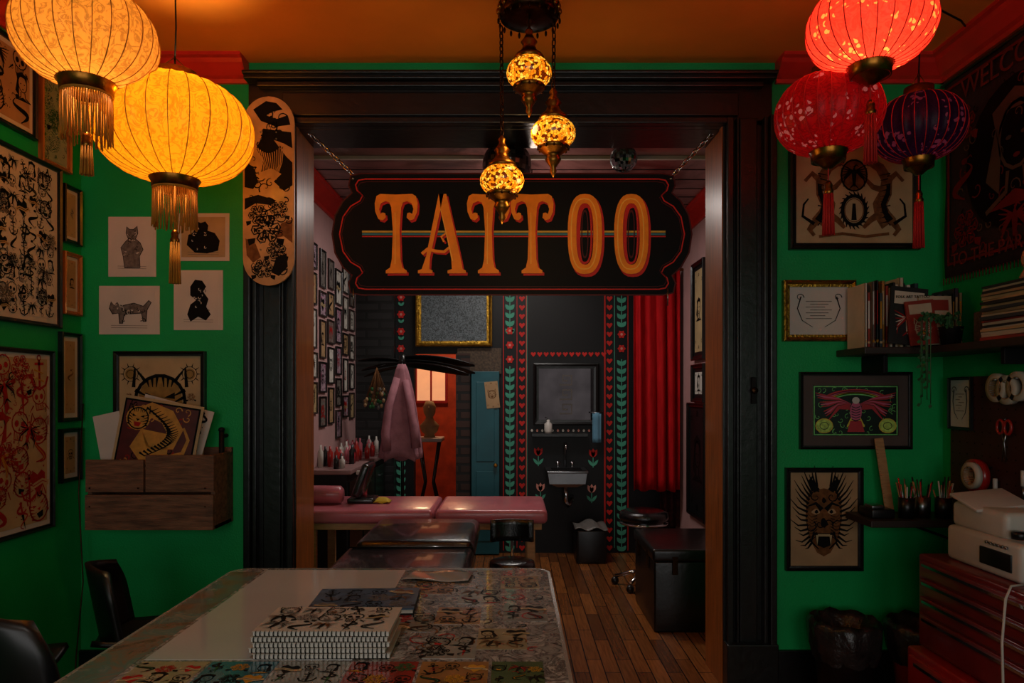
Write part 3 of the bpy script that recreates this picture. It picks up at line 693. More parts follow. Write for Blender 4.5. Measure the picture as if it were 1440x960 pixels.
# =========================================================== PICTURES ON GREEN WALL (left)
cat=[(.08,.55),(.12,.72),(.18,.62),(.25,.7),(.3,.6),(.6,.68),(.8,.6),(.92,.75),(.97,.7),(.88,.5),(.86,.2),(.8,.2),(.76,.42),(.5,.4),(.4,.38),(.36,.15),(.3,.15),(.28,.42),(.15,.4)]
bear=[(.1,.3),(.14,.55),(.26,.62),(.32,.78),(.36,.9),(.44,.86),(.55,.9),(.62,.8),(.6,.66),(.78,.6),(.9,.4),(.86,.15),(.6,.08),(.3,.1)]
figp=[(.3,.06),(.26,.3),(.2,.48),(.32,.6),(.4,.66),(.34,.78),(.36,.92),(.44,.86),(.54,.86),(.64,.93),(.66,.78),(.6,.66),(.72,.58),(.8,.44),(.7,.3),(.72,.06)]
panth=[(.3,.06),(.22,.2),(.3,.4),(.45,.5),(.3,.6),(.3,.78),(.42,.92),(.6,.9),(.7,.78),(.62,.68),(.76,.52),(.7,.36),(.82,.2),(.7,.08),(.5,.16)]
for box,pts,w,bg in (((153,305,220,389),figp,inkg,paper),((250,300,323,367),bear,ink,paperw),((140,402,225,470),cat,inkg,paper),((245,380,314,464),panth,ink,paper)):
    pl,w_,h_=WP(*box)
    sheetpic('tattoo_print',pl,w_,h_,paper,lambda b,q,a,c,pts=pts,w=w,bg=bg:(b.slab(q,-a*.42,-c*.42,a*.42,c*.42,0,.0008,bg),art_free(b,q,pts,a*.78,c*.8,ink,w,len(pts),.002),[b.stroke(q,[(-.3*a,-.36*c+k*.01),(.3*a,-.37*c+k*.01)],.002,.002,.0012,inkg) for k in range(2)]))
def tigerart(b,q,w,h):
    tan=M('tiger_ochre','#8c6a2c',.4,var=.25,vs=30)
    b.fill(q,circ(0,-.06*h,.27*w,.33*h,22)[:-1],.0008,tan); motif(b,q,0,-.06*h,h*.9,5,ink,.002,inkr,0,1.0)
    for s in (1,-1):
        b.fill(q,circ(s*.36*w,.28*h,.07*w,.07*w)[:-1],.001,tan)
        for r_ in (.09,.05): b.stroke(q,circ(s*.36*w,.28*h,r_*w,r_*w),.003,.003,.0012,ink)
        for k in range(10): t=2*pi*k/10; b.stroke(q,[(s*.36*w+.09*w*cos(t),.28*h+.09*w*sin(t)),(s*.36*w+.14*w*cos(t),.28*h+.14*w*sin(t))],.006,.001,.0012,ink)
        for k in range(3): motif(b,q,s*.38*w,(-.0-k*.16)*h,.12*w,(1,3,1)[k],ink,.0015,inkb)
pl,w_,h_=WP(163,494,291,622); picture('framed_tiger_print',pl,w_,h_,blackgloss,.022,.025,paperw,.0,None,tigerart)
# =========================================================== LEFT WALL PICTURES
def LW(y0,y1,z0,z1): return Pl((-2.0,(y0+y1)/2,(z0+z1)/2),(0,1,0),(0,0,1)),y1-y0,z1-z0
def gen(seed,m=ink,k=5,wash=None,m2=None):
    def f(b,q,w,h):
        if wash: b.fill(q,circ(0,0,w*.36,h*.38,22)[:-1],.0008,wash)
        motif(b,q,0,.02*h,min(w,h)*.85,k,m,.0016,m2,0,1.0)
        rr=random.Random(seed)
        for s_ in (-1,1):
            for t_ in (-1,1): curl(b,q,s_*w*.36,t_*h*.38,min(w,h)*.07,1,rr.random()*6,min(w,h)*.02,m,.0016,s_)
        for t_ in (-1,1): motif(b,q,0,t_*h*.44,min(w,h)*.14,1,m,.0016,m2)
    return f
def two(f1,f2): return lambda b,q,w,h:(f1(b,q,w,h),f2(b,Pl(q.p(0,0,.0006),q.u,q.v),w,h))
for (y0,y1,z0,z1),nm,bg,fm,mi,art in [
    ((2.42,3.13,1.63,2.33),'framed_flash_sheet',paper,blackgloss,.02,two(flashgrid(11,10,(ink,ink,inkg),3,1.25,.15,1.5),flashgrid(5,5,(ink,inkg),8,.75,.2,0))),
    ((2.45,3.08,.77,1.53),'framed_flash_sheet',paperw,blackgloss,.02,two(flashgrid(5,6,(inkr,ink,inkr,inky),5,1.3,.15,2),flashgrid(3,3,(inkr,ink,inkr),15,.7,.2,1))),
    ((2.52,2.97,2.40,2.76),'framed_print',papert,blackgloss,.02,flashgrid(3,3,(ink,inkb),6,1.3,.15,2)),
    ((3.0,3.2,2.33,2.72),'framed_print',flashgrn,jambwood,.01,gen(7,ink,1,None,inkgn)),
    ((3.15,3.275,2.02,2.28),'framed_print',paperw,blackgloss,.015,gen(8,inkg,2)),
    ((3.15,3.275,1.70,1.98),'framed_print',papert,jambwood,.015,gen(9,ink,8)),
    ((3.13,3.275,1.22,1.62),'framed_print',papert,blackgloss,.02,gen(10,inkb,3)),
    ((3.13,3.275,.95,1.19),'framed_print',papert,blackgloss,.02,gen(11,ink,0)),
    ((1.5,2.3,1.3,2.3),'framed_flash_sheet',flashwarm,blackgloss,.03,None)]:
    pl,w_,h_=LW(y0,y1,z0,z1); picture(nm,pl,w_,h_,fm,.018,.022,bg,mi,paper if bg is not flashgrn else None,art)
# =========================================================== WALL CRATE WITH POSTERS
b=B('wooden_wall_crate'); f=3.08
x0,x1=X(120,f),X(300,f); zt,zb=Z(640,f),Z(745,f)
b.box(x0,x1,PW-.02,PW-.0006,zb,zt+.02,oldwood)
zm=(zt+zb)/2-.01
b.box(x0,x0+.25,f,f+.018,zm+.012,zt-.02,oldwood); b.box(x0+.258,x1,f+.003,f+.02,zm+.012,zt,oldwood); b.box(x0,x1,f-.004,f+.016,zb,zm,oldwood)
b.box(x0,x0+.018,f+.018,PW-.02,zb,zt-.03,oldwood); b.box(x1-.018,x1,f+.018,PW-.02,zb,zt,oldwood); b.box(x0,x1,f+.018,PW-.02,zb,zb+.018,oldwood)
for (a,c) in ((.02,.03),(.23,.03),(.02,-.05),(.52,.03),(.52,-.05)): b.tube([(x0+a,f-.006,zm+c),(x0+a,f,zm+c)],.004,darkbrass,8)
b.done(.003)
def tilted(name,u,v,w,h,ang,yy,bg,art=None,lean=.06):
    U=Vector((cos(ang),0,-sin(ang))); V=Vector((sin(ang),lean,cos(ang))); V=(V-U*V.dot(U)).normalized()
    pl=Pl((X(u,yy),yy,Z(v,yy)),U,V); b=B(name); b.slab(pl,-w/2,-h/2,w/2,h/2,0,.003,bg)
    if art: art(b,Pl(pl.p(0,0,.003),U,V),w,h)
    return b.done()
deepred=M('poster_deep_red','#4c1210',.35,var=.3,vs=20)
def tig2(b,q,w,h):
    b.slab(q,-w/2+.012,-h/2+.012,w/2-.012,h/2-.012,0,.0006,ink)
    b.slab(q,-w/2+.02,-h/2+.02,w/2-.02,h/2-.02,0,.001,deepred)
    go=M('poster_gold','#b88230',.4,var=.25,vs=30)
    rr=random.Random(4)
    for i in range(30): curl(b,q,rr.uniform(-.42,.42)*w,rr.uniform(-.42,.42)*h,.018,.9,rr.random()*6,.005,rr.choice((ink,go,inkr)),.0012)
    b.stroke(q,[(-.3*w,.2*h),(-.12*w,.34*h),(.08*w,.28*h),(.2*w,.1*h),(.16*w,-.06*h),(-.02*w,-.08*h),(-.16*w,-.06*h),(-.2*w,-.18*h),(-.1*w,-.3*h),(.16*w,-.28*h)],.22*h,.28*h,.0015,go)
    b.fill(q,circ(-.27*w,.2*h,.15*w,.17*h,16)[:-1],.0018,go); motif(b,q,-.27*w,.2*h,.42*h,5,ink,.0024,inkr)
    b.stroke(q,[(.16*w,-.3*h),(.34*w,-.2*h),(.38*w,.0),(.3*w,.16*h)],.08*h,.03*h,.0016,go)
    for k in range(22):
        t=k/21; a=-.12+.3*sin(t*3.1); c=.34-.64*t; b.stroke(q,[(a*w-.07*w,c*h+.008),(a*w,c*h-.004),(a*w+.07*w,c*h+.012)],.010,.002,.0022,ink)
tilted('tiger_poster',222,612,.36,.31,.16,3.135,paperw,tig2)
tilted('rolled_print_sheet',158,628,.12,.30,-.22,3.16,paper)
tilted('rolled_print_sheet',240,612,.32,.30,.26,3.19,paper,flashgrid(3,2,(ink,inkr),77))
tilted('rolled_print_sheet',262,632,.16,.26,.02,3.23,paperw)
b=B('iron_pull_handle'); hx=X(319,3.3)
b.tube([(hx,3.24,Z(603,3.3)),(hx,3.24,Z(706,3.3))],.012,blackmatte,10)
for v in (612,697): b.tube([(hx,3.24,Z(v,3.3)),(hx,3.299,Z(v,3.3))],.009,blackmatte,8); 
for v in (603,706): b.ell((hx,3.24,Z(v,3.3)),.015,.015,.012,blackmatte,10,8)
b.done()
# =========================================================== RIGHT GREEN WALL PICTURES
def crestart(b,q,w,h):
    for s in (-1,1):
        P=lambda pts:[(s*a*w,c*h) for a,c in pts]
        b.stroke(q,P([(.14,.34),(.22,.28),(.28,.16),(.27,.02),(.22,-.1),(.24,-.2),(.3,-.3)]),.07*w,.15*w,.0012,inkb)
        b.stroke(q,P([(.3,.2),(.29,.02),(.25,-.1),(.27,-.2),(.33,-.3)]),.03*w,.06*w,.0016,ink)
        b.fill(q,[(s*.14*w+a,.36*h+c) for a,c in circ(0,0,.065*w,.07*h,10)[:-1]],.0018,inkb); b.stroke(q,P([(.08,.34),(.13,.37),(.17,.44)]),.025*w,.012*w,.002,ink)
        b.stroke(q,P([(.27,.12),(.36,.22),(.42,.14)]),.06*w,.03*w,.0018,inkb); b.stroke(q,P([(.27,.04),(.16,.08),(.1,.16)]),.06*w,.03*w,.0018,inkb); b.stroke(q,P([(.24,-.18),(.14,-.26),(.08,-.34)]),.07*w,.03*w,.0018,inkb); b.stroke(q,P([(.32,-.26),(.38,-.36),(.34,-.42)]),.07*w,.03*w,.0018,inkb)
        b.stroke(q,P([(.34,-.3),(.44,-.22),(.43,-.1),(.39,-.04)]),.03*w,.012*w,.002,ink)
        for k in range(10): b.stroke(q,P([(.31-.02*(k%2),.22-.055*k),(.22,.2-.055*k)]),.012*w,.003*w,.0022,ink)
    b.fill(q,circ(0,.2*h,.11*w,.16*h,18)[:-1],.001,inkb); b.stroke(q,circ(0,.2*h,.11*w,.16*h,18),.008,.008,.002,ink)
    motif(b,q,0,.2*h,.3*h,4,ink,.0022,ink)
    b.stroke(q,circ(0,-.16*h,.1*w,.15*h,18),.016,.016,.002,ink); b.stroke(q,circ(0,-.16*h,.08*w,.12*h,18),.004,.004,.002,inkb)
    b.prism(q,[(-.022*w,-.26*h),(.022*w,-.26*h),(.012*w,-.09*h),(-.012*w,-.09*h)],.0005,.002,ink)
    for k in range(22):
        t=2*pi*k/22; b.stroke(q,[(.1*w*cos(t),-.16*h+.15*h*sin(t)),(.13*w*cos(t+.2),-.16*h+.2*h*sin(t+.2))],.012,.003,.0024,ink)
    b.stroke(q,[(-.3*w,-.43*h),(-.1*w,-.4*h),(.1*w,-.43*h),(.3*w,-.4*h)],.03*h,.03*h,.0018,inkb)
pl,w_,h_=WP(1108,198,1290,352); picture('framed_crest_print',pl,w_,h_,blackgloss,.03,.03,paperw,.0,None,crestart)
def noteart(b,q,w,h):
    for k in range(7): b.stroke(q,[(-.22*w+.02*(k%2),(.2-k*.06)*h),(.22*w-.015*(k%3),(.2-k*.06)*h)],.003,.003,.002,inkg)
    for s in (1,-1):
        b.stroke(q,[(s*.3*w,.3*h),(s*.36*w,.05*h),(s*.28*w,-.2*h),(s*.1*w,-.34*h)],.006,.002,.002,ink); curl(b,q,s*.32*w,.28*h,.02,1,0,.004,ink,.002)
pl,w_,h_=WP(1099,395,1200,480); picture('gilt_framed_note',pl,w_,h_,gold,.03,.03,paper,.0,None,noteart)
def eagle(b,q,w,h):
    nb=M('neon_ground','#10201a',.3); gr=M('neon_green','#6fc068',.4,var=.3,vs=50); rd=M('neon_red','#a82c34',.4,var=.2); pk=M('neon_pink','#c05a7c',.4); yl=M('neon_yellow','#c8b23c',.4); ye2=M('neon_lime','#a8c85a',.4,var=.4,vs=60)
    b.slab(q,-w/2,-h/2,w/2,h/2,0,.0008,nb)
    frame_loops(b,q,w*.98,h*.97,[(0,.0008),(0,.0014),(.005,.0014),(.005,.0008)],gr)
    rr=random.Random(8)
    for i in range(60): curl(b,q,rr.uniform(-.46,.46)*w,rr.uniform(-.44,.44)*h,.014,.8,rr.random()*6,.003,gr,.0012)
    for r_,m in ((.42,rd),(.385,pk),(.35,yl),(.32,gr)): b.stroke(q,[(r_*w*cos(t),.1*h+r_*.72*h*sin(t)) for t in [pi*(.18+.64*k/16) for k in range(17)]],.010,.010,.0015,m)
    for s in (1,-1):
        for k in range(13):
            t=.98-k*.11; b.stroke(q,[(s*.07*w,.08*h),(s*.2*w,(.10+t*.12)*h),(s*(.47-.012*k)*w,(t*.42-.06)*h)],.03,.003,.002+k*.0001,(rd,pk,rd,nb)[k%4])
        b.fill(q,circ(s*.37*w,-.3*h,.1*w,.14*h,14)[:-1],.0036,ye2); b.stroke(q,circ(s*.37*w,-.3*h,.1*w,.14*h),.004,.004,.004,yl); b.stroke(q,circ(s*.37*w,-.3*h,.05*w,.07*h),.003,.003,.004,nb)
        b.stroke(q,[(s*.03*w,-.14*h),(s*.1*w,-.32*h)],.02,.006,.0024,yl)
    b.fill(q,circ(0,-.02*h,.07*w,.2*h,14)[:-1],.0036,pk); b.fill(q,circ(0,.2*h,.045*w,.07*h,10)[:-1],.0038,paper); b.stroke(q,[(0,-.2*h),(0,-.42*h)],.05,.08,.0036,rd)
    for k in range(6): b.stroke(q,[(-.05*w,(.08-k*.05)*h),(0,(.05-k*.05)*h),(.05*w,(.08-k*.05)*h)],.004,.004,.004,nb)
pl,w_,h_=WP(1123,523,1280,631); picture('framed_eagle_print',pl,w_,h_,blackgloss,.016,.022,paper,.045,M('mount_brown','#4a3a34',.6),eagle)
def oni(b,q,w,h):
    b.fill(q,[(a*w,c*h) for a,c in [(-.26,.22),(-.2,.3),(0,.33),(.2,.3),(.26,.22),(.27,0),(.22,-.2),(.1,-.36),(0,-.4),(-.1,-.36),(-.22,-.2),(-.27,0)]],.0008,inkb)
    for s in (1,-1):
        for k in range(18):
            t=-.95+k*.14; x0,y0=s*.24*w*cos(t*.8),.02*h+.33*h*sin(t); L=.2+.05*(k%3)
            b.stroke(q,[(x0,y0),(x0+s*L*.5*w*cos(t),y0+L*.45*h*sin(t+.2)),(x0+s*L*w*cos(t)*.9,y0+L*.8*h*sin(t+.5))],.012,.002,.0012,ink)
        b.stroke(q,[(s*.03*w,.1*h),(s*.12*w,.17*h),(s*.23*w,.14*h)],.022,.006,.002,ink)
        b.fill(q,blob(s*.12*w,.08*h,.055*w,.03*h,3),.0022,papert); b.fill(q,blob(s*.11*w,.08*h,.025*w,.02*h,3),.0026,ink)
        curl(b,q,s*.06*w,-.05*h,.022,.9,0,.006,ink,.0024,s); curl(b,q,s*.2*w,-.08*h,.03,1.1,1,.006,ink,.0024,s); curl(b,q,s*.12*w,.24*h,.03,1.1,1,.007,ink,.0024,-s)
        for k in range(8): b.stroke(q,[(s*.1*w,(.04-.03*k)*h),(s*.18*w,(.02-.035*k)*h),(s*.24*w,(.06-.04*k)*h)],.004,.001,.0023,ink)
        b.stroke(q,[(s*.14*w,-.14*h),(s*.19*w,-.24*h),(s*.08*w,-.32*h)],.012,.006,.0024,ink)
        b.fill(q,[(s*.08*w,-.17*h),(s*.12*w,-.17*h),(s*.1*w,-.28*h)],.003,paperw)
        b.stroke(q,[(s*.1*w,.3*h),(s*.2*w,.42*h),(s*.16*w,.47*h)],.03,.004,.0014,ink)
    b.fill(q,[(-.14*w,-.15*h),(.14*w,-.15*h),(.1*w,-.28*h),(0,-.31*h),(-.1*w,-.28*h)],.0022,ink)
    b.slab(q,-.09*w,-.185*h,.09*w,-.16*h,.0022,.0026,paperw)
    b.fill(q,blob(0,-.04*h,.05*w,.05*h,9),.0018,ink); b.fill(q,blob(0,.2*h,.03*w,.03*h,9),.0018,ink)
pl,w_,h_=WP(1103,657,1211,801); picture('framed_demon_mask_print',pl,w_,h_,blackgloss,.022,.025,papert,.0,None,oni)
# =========================================================== RIGHT WALL
b=B('tapestry_banner'); tp2=Pl((1.983,2.8,2.32),(0,-1,0),(0,0,1)); 
b.sheet(lambda s,t: tp2.p(-.45+.95*s,-.45+.88*t,.002+.006*sin(s*16)+.004*sin(9*t)),40,10,.002,tapes)
tr_=M('tapestry_red_thread','#6a1c15',.9,spec=.1); ttan=M('tapestry_tan_thread','#5c4232',.9,spec=.1); tdk=M('tapestry_dark','#100505',.9,spec=.1)
frame_loops(b,Pl(tp2.p(.02,0,.016),tp2.u,tp2.v),.86,.8,[(0,0),(0,.002),(.012,.002),(.012,0)],tr_)
b.fill(tp2,circ(0.02,-.02,.30,.30,24)[:-1],.0158,tdk)
motif(b,tp2,.02,.0,.5,8,ttan,.0175,tr_)
rr=random.Random(11)
for k in range(70): curl(b,tp2,rr.uniform(-.38,.42),rr.uniform(-.36,.28),rr.uniform(.02,.04),.9,rr.random()*6,.007,rr.choice((tr_,ttan,tdk)),.0165)
for k,(a,c) in enumerate(((-.3,.2),(.32,.2),(-.3,-.05),(.33,-.05),(-.28,-.26),(.3,-.26),(.02,-.3))): motif(b,tp2,a,c,.2,(1,1,3,3,1,1,4)[k],ttan if k%2 else tr_,.0178,tr_)
for k in range(46): b.tube([tp2.p(-.45+k*.0208,-.45,.01),tp2.p(-.45+k*.0208,-.48,.01)],.002,tr_,4)
b.tube([tp2.p(-.46,.43,.012),tp2.p(.51,.43,.012)],.008,darkwood,8)
o=b.done()
def text(parent,s,loc,size,rotz,mat,ext=.001):
    c=bpy.data.curves.new('lettering','FONT'); c.body=s; c.size=size; c.extrude=ext; c.align_x='CENTER'; c.align_y='CENTER'
    t=bpy.data.objects.new('lettering',c); bpy.context.scene.collection.objects.link(t); c.materials.append(mat)
    t.rotation_euler=(math.radians(90),0,rotz); t.location=Vector(loc)-parent.location; t.parent=parent
tt=M('tapestry_letter_thread','#6e2a20',.9,spec=.1)
text(o,'WELCOME',(1.963,2.82,2.665),.12,-pi/2,tt); text(o,'TO THE PARLOUR',(1.963,2.85,1.935),.08,-pi/2,tt)
b=B('pegboard_panel'); b.box(1.986,1.999,2.2,3.22,.80,1.42,pegm)
for i in range(20):
    for j in range(12): b.box(1.9852,1.9862,2.25+i*.05,2.256+i*.05,.83+j*.05,.836+j*.05,blackmatte)
b.done()
def tapering(name,x,y,z,ro,ri,w,mat):
    b=B(name); b.lathe((x,y,z),[(ri,-w/2),(ro,-w/2),(ro,w/2),(ri,w/2),(ri,-w/2)],mat,28,'x'); b.lathe((x,y,z),[(ri-.003,-w/2),(ri,-w/2-.001),(ri,w/2+.001),(ri-.003,w/2)],papert,24,'x'); 
    b.tube([(x-w*.5-.004,y,z+ri-.006),(1.984,y,z+ri-.006)],.0035,steel,6); b.done()
for (u,v,d_) in ((1398,545,2.86),(1416,548,2.80),(1432,543,2.74)): tapering('tape_roll',1.955,d_,Z(v,d_),.058,.038,.028,tape)
tapering('tape_roll',1.95,2.99,Z(668,3.0),.07,.042,.03,redplastic); tapering('tape_roll',1.90,2.94,Z(668,2.95),.055,.04,.022,tape)
b=B('red_scissors'); y=2.85; z0=Z(600,2.87)
for s in (1,-1):
    b.tube([(1.972,y+s*.022+.02*cos(t),z0+.028*sin(t)) for t in [2*pi*k/14 for k in range(14)]],.006,redplastic,6,True)
    b.tube([(1.972,y+s*.012,z0-.025),(1.972,y,z0-.06),(1.972,y-s*.012,z0-.14)],.005,steel,6,r1=.0015)
b.tube([(1.972,y,z0+.03),(1.984,y,z0+.035)],.003,steel,6); b.done()
for k,(yy,zz,L) in enumerate(((2.68,1.22,.16),(2.63,1.2,.14),(2.74,1.05,.12),(2.56,1.3,.18),(2.5,1.28,.16),(2.9,1.0,.13))):
    b=B('hand_tool'); mt=(redplastic,lightwood,whiteplastic)[k%3]; b.tube([(1.97,yy,zz),(1.97,yy,zz-L*.5)],.009,mt,8); b.tube([(1.97,yy,zz-L*.5),(1.97,yy,zz-L)],.004,steel,6); b.tube([(1.97,yy,zz-.01),(1.984,yy,zz-.01)],.002,steel,5); b.done()
pl=Pl((1.985,3.14,Z(567,3.15)),(0,-1,0),(0,0,1)); picture('framed_note',pl,.16,.23,blackgloss,.012,.014,paper,0,None,noteart)
# shelf with books
SZ=Z(489,3.1)
b=B('corner_shelf')
b.box(X(1213,3.05),1.999,3.03,3.299,SZ-.03,SZ,darkwood); b.box(1.76,1.999,2.3,3.03,SZ-.03,SZ,darkwood)
b.box(1.62,1.64,3.1,3.299,SZ-.11,SZ-.03,blackmatte); b.box(1.8,1.999,2.6,2.62,SZ-.09,SZ-.03,blackmatte)
b.done(.003)
bcols=[M('book_'+c[1:],c,.45,var=.15) for c in ('#1a1718','#6a241c','#b7a58a','#27323a','#8c7a5a','#8a2a1e','#2c3a2a','#c4b8a4','#3a2a3a','#9a6a2a','#141414','#6a5a50')]
b=B('row_of_books'); x=X(1216,3.1); rb=random.Random(21)
while x<1.95:
    t=rb.uniform(.008,.02); h=rb.uniform(.22,.31) if x<1.78 else rb.uniform(.18,.26); dpt=rb.uniform(.15,.17); c=rb.choice(bcols); y0=3.085+rb.uniform(0,.015)
    b.box(x,x+.002,y0,y0+dpt,SZ,SZ+h,c); b.box(x+t-.002,x+t,y0,y0+dpt,SZ,SZ+h,c); b.box(x,x+t,y0,y0+.002,SZ,SZ+h,c)
    b.box(x+.002,x+t-.002,y0+.003,y0+dpt-.004,SZ+.003,SZ+h-.004,paper)
    b.box(x+t*.25,x+t*.75,y0-.0006,y0,SZ+h*.35,SZ+h*.85,rb.choice((paperw,inky,inkr,paper))); b.box(x+t*.1,x+t*.9,y0-.0005,y0,SZ+h*.08,SZ+h*.12,rb.choice((paperw,inky))); x+=t+.001
b.done()
b=B('leaning_art_books')
for k,(xx,yy,w,h,m,m2) in enumerate(((1.70,3.06,.16,.25,0,7),(1.81,3.045,.14,.21,2,5),(1.745,3.035,.12,.19,5,2))):
    V=Vector((.1-.1*k,.08,1)).normalized(); U=Vector((1,0,-(.1-.1*k))).normalized(); q=Pl((xx,yy-.0,SZ+h/2+.008),U,V)
    b.slab(q,-w/2,-h/2,w/2,h/2,0,.010,bcols[m]); b.slab(q,-w*.4,h*.2,w*.4,h*.42,.010,.0108,bcols[m2]); motif(b,q,0,-.12*h,w*.8,(4,8,5)[k],bcols[m2],.0115,inkr if k!=2 else inky)
o=b.done()
text(o,'FOLK ART TATTOO',(1.715,3.043,SZ+.215),.016,0,ink); 
b=B('trailing_potted_plant'); px,py=1.815,2.94
b.lathe((px,py,SZ+.001),[(0,0),(.035,0),(.045,.07),(.048,.075),(.04,.075),(.036,.06),(0,.06)],blackmatte,18)
lf=M('trailing_leaf_green','#2f5a30',.5,var=.3)
for k in range(18):
    a=rb.uniform(pi*.95,pi*1.12); L=rb.uniform(.2,.45) if k%2 else 0.05; rr_=.075+.05*rb.random(); pts=[]
    if L<.1: a=rb.uniform(0,6.28); rr_=.02
    for j in range(9):
        t=j/8; pts.append((px+cos(a)*(.02+rr_*min(1,t*2.2)),py+sin(a)*(.02+rr_*min(1,t*2.2)),SZ+.08+.05*sin(min(1,t*2)*pi/1.3)-max(0,t-.5)*L*1.6))
    b.tube(pts,.0018,lf,4)
    for j in range(1,9):
        p=Vector(pts[j]); e=Vector((rb.uniform(-1,.2),rb.uniform(-.5,.3),rb.uniform(-.6,.3))).normalized()*.022; g=e.cross(Vector((0,1,.3))).normalized()*.009
        b.add([p,p+e*.5+g,p+e,p+e*.5-g],[[0,1,2,3]],lf)
b.done()
b=B('patterned_tissue_box'); b.rbox(1.86,1.96,2.77,2.87,SZ,SZ+.13,.008,M('box_pattern','#4a4540',.5,var=.6,vs=90)); b.sheet(lambda s,t:(1.89+.04*s,2.81+.02*t+.01*sin(6*s),SZ+.128+.03*sin(pi*s)),8,4,.001,paper); b.done()
b=B('stack_of_magazines'); z=SZ
for k in range(20):
    t=rb.uniform(.006,.013); o_=rb.uniform(-.012,.012); b.obox((1.882+o_,2.56+o_,z+t/2),(.2,.28,t-.001),(0,0,rb.uniform(-.05,.05)),rb.choice((paper,paperw,bcols[2],bcols[5],bcols[0],tape,bcols[4],bcols[3]))); z+=t
b.done()
b=B('ceramic_figurine')
b.lathe((1.88,2.56,z),[(0,0),(.04,0),(.045,.02),(.03,.05),(.04,.08),(.035,.11),(.015,.125),(.025,.145),(.022,.17),(0,.18)],papert,18); b.ell((1.855,2.55,z+.06),.015,.02,.04,papert,10,8); b.ell((1.905,2.55,z+.06),.015,.02,.04,papert,10,8); b.done()
LZ=Z(728,3.1)
b=B('lower_shelf'); b.box(X(1222,3.05),1.999,3.03,3.265,LZ-.03,LZ,darkwood); b.box(1.98,1.999,3.08,3.22,LZ-.12,LZ-.03,blackmatte); b.tube([(1.99,3.15,LZ-.12),(1.75,3.15,LZ-.032)],.007,blackmatte,6); b.done(.003)
b=B('jar_of_pens'); 
for (jx,jy) in ((1.72,3.10),(1.80,3.12),(1.88,3.10)):
    b.lathe((jx,jy,LZ),[(0,0),(.032,0),(.034,.09),(.03,.09),(.028,.005),(0,.005)],plasticblk if jx!=1.80 else steel,16)
    for k in range(12):
        a=rb.random()*6.28; b.tube([(jx+.01*cos(a),jy+.01*sin(a),LZ+.01),(jx+.04*cos(a),jy+.036*sin(a),LZ+rb.uniform(.12,.18))],.0032,rb.choice((redplastic,lightwood,plasticblk,steel,whiteplastic)),6)
b.done()
b=B('wooden_ruler'); q=Pl((X(1248,3.2),3.23,LZ+.17),Vector((1,0,.1)),Vector((-.1,.1,1))); b.slab(q,-.02,-.168,.02,.17,0,.004,lightwood)
for k in range(16): b.slab(q,-.02,-.16+k*.02,-.012,-.159+k*.02,.004,.0045,ink)
b.done()
b=B('desk_clutter_box'); b.rbox(1.56,1.66,3.08,3.2,LZ,LZ+.04,.006,plasticblk); b.rbox(1.565,1.62,3.09,3.16,LZ+.04,LZ+.055,.004,steel); b.done()
# tool chest
b=B('red_tool_chest'); cx0,cy0,cy1,ch=1.60,2.1,2.8,.72
b.rbox(cx0,1.995,cy0,cy1,.36,ch,.01,redmetal); b.rbox(cx0-.04,1.995,cy0-.05,cy1+.01,.03,.355,.01,redplastic)
for k,(z0,z1) in enumerate(((.64,.70),(.57,.63),(.50,.56),(.38,.49))):
    b.rbox(cx0-.012,cx0+.01,cy0+.03,cy1-.03,z0,z1,.004,redmetal)
    b.box(cx0-.024,cx0-.012,cy0+.06,cy1-.06,z1-.018,z1-.008,chrome)
for k,(z0,z1) in enumerate(((.2,.33),(.06,.18))):
    b.rbox(cx0-.052,cx0-.03,cy0-.02,cy1-.02,z0,z1,.004,redplastic); b.box(cx0-.066,cx0-.052,cy0+.05,cy1-.08,z1-.025,z1-.013,chrome)
for yy in (cy0+.03,cy1-.05):
    for xx in (cx0+.02,1.94): b.lathe((xx,yy,.0305),[(0,-.0125),(.03,-.0125),(.03,.0125),(0,.0125)],blackmatte,16,'y')
b.done()
b=B('label_printer'); 
b.rbox(1.66,1.97,2.32,2.72,ch,ch+.13,.018,whiteplastic); b.rbox(1.68,1.96,2.42,2.72,ch+.125,ch+.22,.02,whiteplastic)
b.obox((1.76,2.62,ch+.235),(.2,.16,.012),(.25,-.1,0),whiteplastic,.004)
b.rbox(1.655,1.665,2.36,2.52,ch+.03,ch+.09,.003,plasticblk); b.rbox(1.70,1.78,2.312,2.325,ch+.03,ch+.08,.003,plasticblk)
for k in range(6): b.lathe((1.654,2.38+k*.02,ch+.11),[(0,-.003),(.005,-.003),(.005,.003),(0,.003)],steel,8,'x')
b.lathe((1.70,2.38,ch+.14),[(.0,-.0),(.025,0),(.025,.02),(.02,.025),(0,.025)],plasticblk,16)
b.lathe((1.82,2.36,ch+.16),[(.02,-.03),(.045,-.03),(.045,.03),(.02,.03),(.02,-.03)],tape,20,'x')
b.done()
b=B('printer_cable')
b.tube([(1.66,2.30,ch+.01),(1.60,2.28,ch+.01),(1.555,2.24,ch-.02),(1.53,2.22,ch-.15),(1.52,2.2,ch-.3),(1.50,2.15,.2),(1.47,2.1,.05),(1.44,2.0,.004)],.004,whiteplastic,6); b.done()
